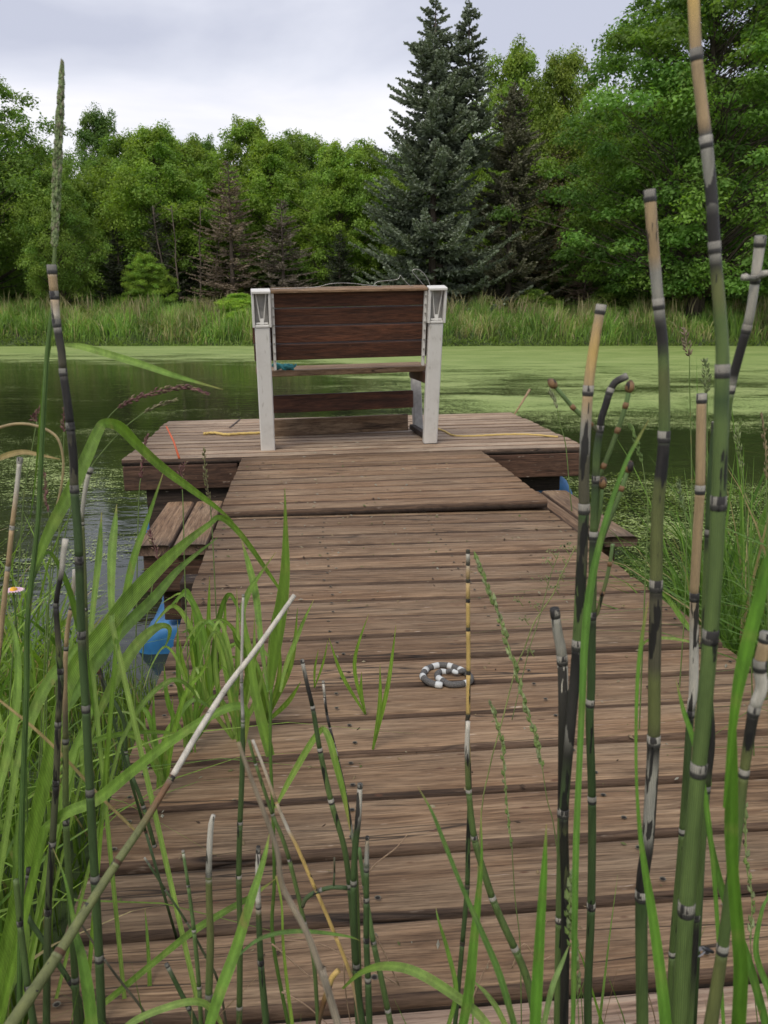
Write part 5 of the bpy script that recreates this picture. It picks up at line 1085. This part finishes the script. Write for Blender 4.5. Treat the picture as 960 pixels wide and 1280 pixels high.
seedgrass('dark pink seed head far left above the water', [(46, 527), (42, 522), (50, 512)], [(40, 560), (30, 620), (20, 760)], 1.1, 9, PU, 26, 6, .8, seed=11)
seedgrass('brown pink seed head just left of the thick dark horsetail', [(60, 640), (57, 620), (56, 600), (54, 590)], [(64, 680), (60, 780), (58, 900)], 1.1, 5, PU, 20, 7, .3, seed=12)
seedgrass('thin reddish seed head beside the arching dry leaf', [(80, 540), (79, 528), (80, 510)], [(78, 600), (72, 700), (70, 860)], 1.2, 8, PU, 22, 5, .8, seed=13)
seedgrass('pale seed head standing at the right above the pond', [(884, 492), (882, 478), (883, 466), (881, 452)], [(884, 520), (884, 600), (886, 760)], 1.3, 14, [(.30, .38, .17), (.38, .42, .22)], 44, 6, .8, root=0, seed=14)
seedgrass('pinkish seed head by the far bank at the right', [(862, 446), (860, 436), (857, 424), (855, 412)], [(862, 480), (864, 560), (866, 700)], 1.5, 12, [(.38, .28, .20), (.44, .34, .24)], 30, 6, .8, root=0, seed=15)
seedgrass('green and white seed head standing in the pondweed at the right', [(856, 640), (852, 625), (850, 615), (848, 602)], [(858, 680), (856, 760), (850, 850)], 1.7, 10, [(.34, .42, .22), (.26, .36, .12)], 40, 6, .7, root=0, seed=16)
seedgrass('nodding green seed head in the reeds at the right edge', [(928, 590), (926, 570), (922, 550), (924, 530)], [(932, 640), (936, 720), (940, 860)], 1.4, 9, PG, 40, 7, .5, root=0, seed=17)
seedgrass('straw coloured seed head leaning at the top right of the reeds', [(958, 600), (957, 560), (953, 520)], [(959, 680), (960, 800)], 1.3, 7, [(.44, .34, .2)], 30, 6, .3, root=0, seed=18)
seedgrass('greenish white spikelet standing behind the right corner of the platform', [(697, 512), (693, 500), (688, 490)], [(700, 530), (707, 556), (712, 610)], 3.4, 5, [(.42, .44, .26)], 18, 6, .3, root=.1, sw=(1.3, 1.3), seed=19)
seedgrass('small green spikelet over the dark water right of the hooked horsetail', [(803, 580), (797, 558), (789, 535)], [(806, 600), (810, 640), (806, 740)], 1.5, 6, [(.22, .33, .10)], 26, 8, .25, root=0, seed=20)
seedgrass('light green seed head low at the foot of the black striped horsetail', [(722, 1240), (716, 1180), (712, 1140), (714, 1100)], [(724, 1290)], .56, 14, PG, 40, 18, .3, seed=21)
seedgrass('green spikelet stem in the lower right behind the wide bright blade', [(938, 1180), (940, 1120), (933, 1080), (932, 1010)], [(942, 1230), (948, 1290)], .66, 7, PG, 20, 14, .3, seed=22)
# airy flowering weed over the boards at right
r0 = gplant('airy pale weed with tiny flower clusters leaning over the right boards', at(640, 900, .9), 'weed', 'flowering_weed')
stalk([(720, 682), (700, 722), (690, 745), (668, 778), (655, 812), (645, 835), (628, 900), (612, 960), (600, 1040), (590, 1290)], .85, (1.4, 2.0), (.36, .40, .15), r0, root=.28)
stalk([(699, 690), (688, 720), (680, 750), (672, 780), (662, 810), (652, 850), (640, 900)], .85, (1, 1.2), (.26, .33, .12), r0, name='side_stalk')
rr = random.Random(4)
for (x, y) in [(690, 690), (706, 684), (716, 682), (680, 722), (699, 718), (693, 734), (648, 749), (668, 756), (662, 812), (703, 699), (685, 700), (655, 772)]:
    mb = MB()
    for k in range(9):
        c = at(x+rr.uniform(-7, 7), y+rr.uniform(-4, 4), .85); s_ = 1.4*.85/F*rr.uniform(.7, 1.3)
        mb.add([c+Vector((s_, 0, 0)), c+Vector((0, s_, 0)), c+Vector((0, 0, s_)), c-Vector((s_, 0, 0)), c-Vector((0, 0, s_))], [(0, 1, 2), (1, 3, 2), (0, 4, 1), (3, 1, 4), (0, 2, 3), (0, 3, 4)], (.40+.1*rr.random(), .46, .24, 0))
    mb.tube([at(x, y, .85), at(x+6, y+9, .85)], .0005, 3, [(.25, .32, .1, 0)]*2); o = mb.build('flower_cluster', M_SEED, r0); o.matrix_parent_inverse = Matrix.Translation(r0.location).inverted()
# dry root-like litter over the near boards
LIT = [[(498, 1230), (480, 1190), (460, 1150), (444, 1100), (430, 1060), (420, 1020)], [(500, 1232), (470, 1215), (440, 1200), (400, 1180), (350, 1175)], [(340, 1180), (352, 1190), (380, 1215), (410, 1240), (420, 1270)],
       [(445, 1110), (470, 1080), (495, 1060), (510, 1042)], [(352, 1240), (380, 1255), (404, 1275), (420, 1290)], [(665, 1230), (674, 1190), (678, 1165), (684, 1150)], [(590, 1250), (600, 1225), (612, 1200)], [(640, 1210), (655, 1180), (672, 1200), (690, 1195)], [(430, 1205), (432, 1240), (440, 1290)]]
for i, (pts, lab) in enumerate(zip(LIT, ['pinkish dry rootlet branching up over the bottom centre boards', 'long dry rootlet curving left from the bottom centre', 'dry straw curled below the golden dead stem', 'fine dry side twig pointing up to the right at the bottom centre', 'short dry straw at the bottom edge left of the centre', 'thin dry straw beside the upright blade at the bottom', 'little dry straw between the bottom middle blades', 'kinked pale dry straw right of the bending horsetail', 'dry straw standing by the orange tan stub'])):
    stalk(pts, .74, (2.6, 1.2), (.50, .34, .24), None, name='dry_straw'); o = bpy.context.scene.objects['dry_straw' if i == 0 else 'dry_straw.%03d' % i]; meta(o, lab, 'dry straw')
# pink daisy at the far left
fl = gplant('small pale pink daisy with a yellow centre at the left edge', at(16, 738, .9), 'flower', 'daisy'); c = at(17, 738, .9)
for k in range(22):
    a = 2*math.pi*k/22; mb = MB(); d = Vector((math.cos(a), math.sin(a)*.9, .12)); e_ = Vector((-math.sin(a), math.cos(a), 0))*.0014; L_ = .0125
    mb.add([c+d*.003-e_*.6, c+d*.003+e_*.6, c+d*L_*.7+e_, c+d*L_+Vector((0, 0, -.001)), c+d*L_*.7-e_], [(0, 1, 2, 3, 4)]); o = mb.build('petal', M_PINK, fl); o.matrix_parent_inverse = Matrix.Translation(fl.location).inverted()
mb = MB(); mb.tube([c+Vector((0, 0, -.001)), c+Vector((0, 0, .002)), c+Vector((0, 0, .0035))], [.004, .0042, .002], 10); o = mb.build('flower_centre', M_YOLK, fl, True); o.matrix_parent_inverse = Matrix.Translation(fl.location).inverted()
stalk([(17, 740), (22, 800), (30, 900), (34, 1010)], .9, (2, 2.5), (.12, .2, .05), fl, root=.25)
# small whorl knobs on the leaning pale horsetail, and the dark fly on the right stem
fb = at(884, 1187, .455); mb = MB(); mb.tube([fb+Vector((-.0035, 0, .002)), fb, fb+Vector((.004, 0, -.002))], [.0009, .0016, .001], 7)
fly = empty('fly', fb); meta(fly, 'small dark winged fly resting on the leaning horsetail at the lower right', 'insect')
o = mb.build('body', plain('fly_black', (.015, .015, .02), .4), fly, True); o.matrix_parent_inverse = Matrix.Translation(fb).inverted()
for sgn in (-1, 1):
    mb = MB(); mb.add([fb, fb+Vector((-.003, -.001, -.0035*sgn)), fb+Vector((-.006, -.001, -.004*sgn-.001)), fb+Vector((-.0055, -.001, -.0015*sgn-.002))], [(0, 1, 2, 3)]); o = mb.build('wing', plain('wing_grey', (.22, .22, .25), .3), fly); o.matrix_parent_inverse = Matrix.Translation(fb).inverted()

mb = MB(); rr = random.Random(12)
for k in range(520):
    u = rr.uniform(-.31, 1.01); v = rr.uniform(.84, 4.4)**1.0; z = DZ + (.038 if v > 3.3 else .002)
    p = Md @ Vector((u, v, z)); L_ = rr.uniform(.0015, .006)*(1+.25*v); a = rr.uniform(0, 3.14); w_ = L_*rr.uniform(.2, .6); d = Vector((math.cos(a), math.sin(a), rr.uniform(-.1, .3)))*L_; e_ = Vector((-math.sin(a), math.cos(a), 0))*w_
    mb.add([p-d, p+e_, p+d, p-e_, p+Vector((0, 0, w_))], [(0, 1, 4), (1, 2, 4), (2, 3, 4), (3, 0, 4)], (*rr.choice([(.5, .42, .3), (.42, .3, .18), (.1, .06, .04), (.5, .46, .4), (.2, .22, .08)]), 0))
for (x, y) in [(392, 566), (398, 552), (420, 559), (440, 551), (419, 568), (400, 545), (447, 553), (458, 560), (381, 571)]:
    p = onplat(x, y, .001)
    for k in range(3):
        q = p+Vector((rr.uniform(-.012, .012), rr.uniform(-.012, .012), .001)); m_ = 7; rad_ = rr.uniform(.003, .008)
        mb.add([q+Vector((rad_*math.cos(6.28*j/m_)*1.3, rad_*math.sin(6.28*j/m_)*rr.uniform(.6, 1.1), 0)) for j in range(m_)]+[q+Vector((0, 0, .0015))], [(j, (j+1) % m_, m_) for j in range(m_)], (.6, .58, .52, 0))
meta(mb.build('deck_litter', M_SEED), 'dry bits, seeds and pale droppings scattered over the boards', 'litter', kind='stuff')
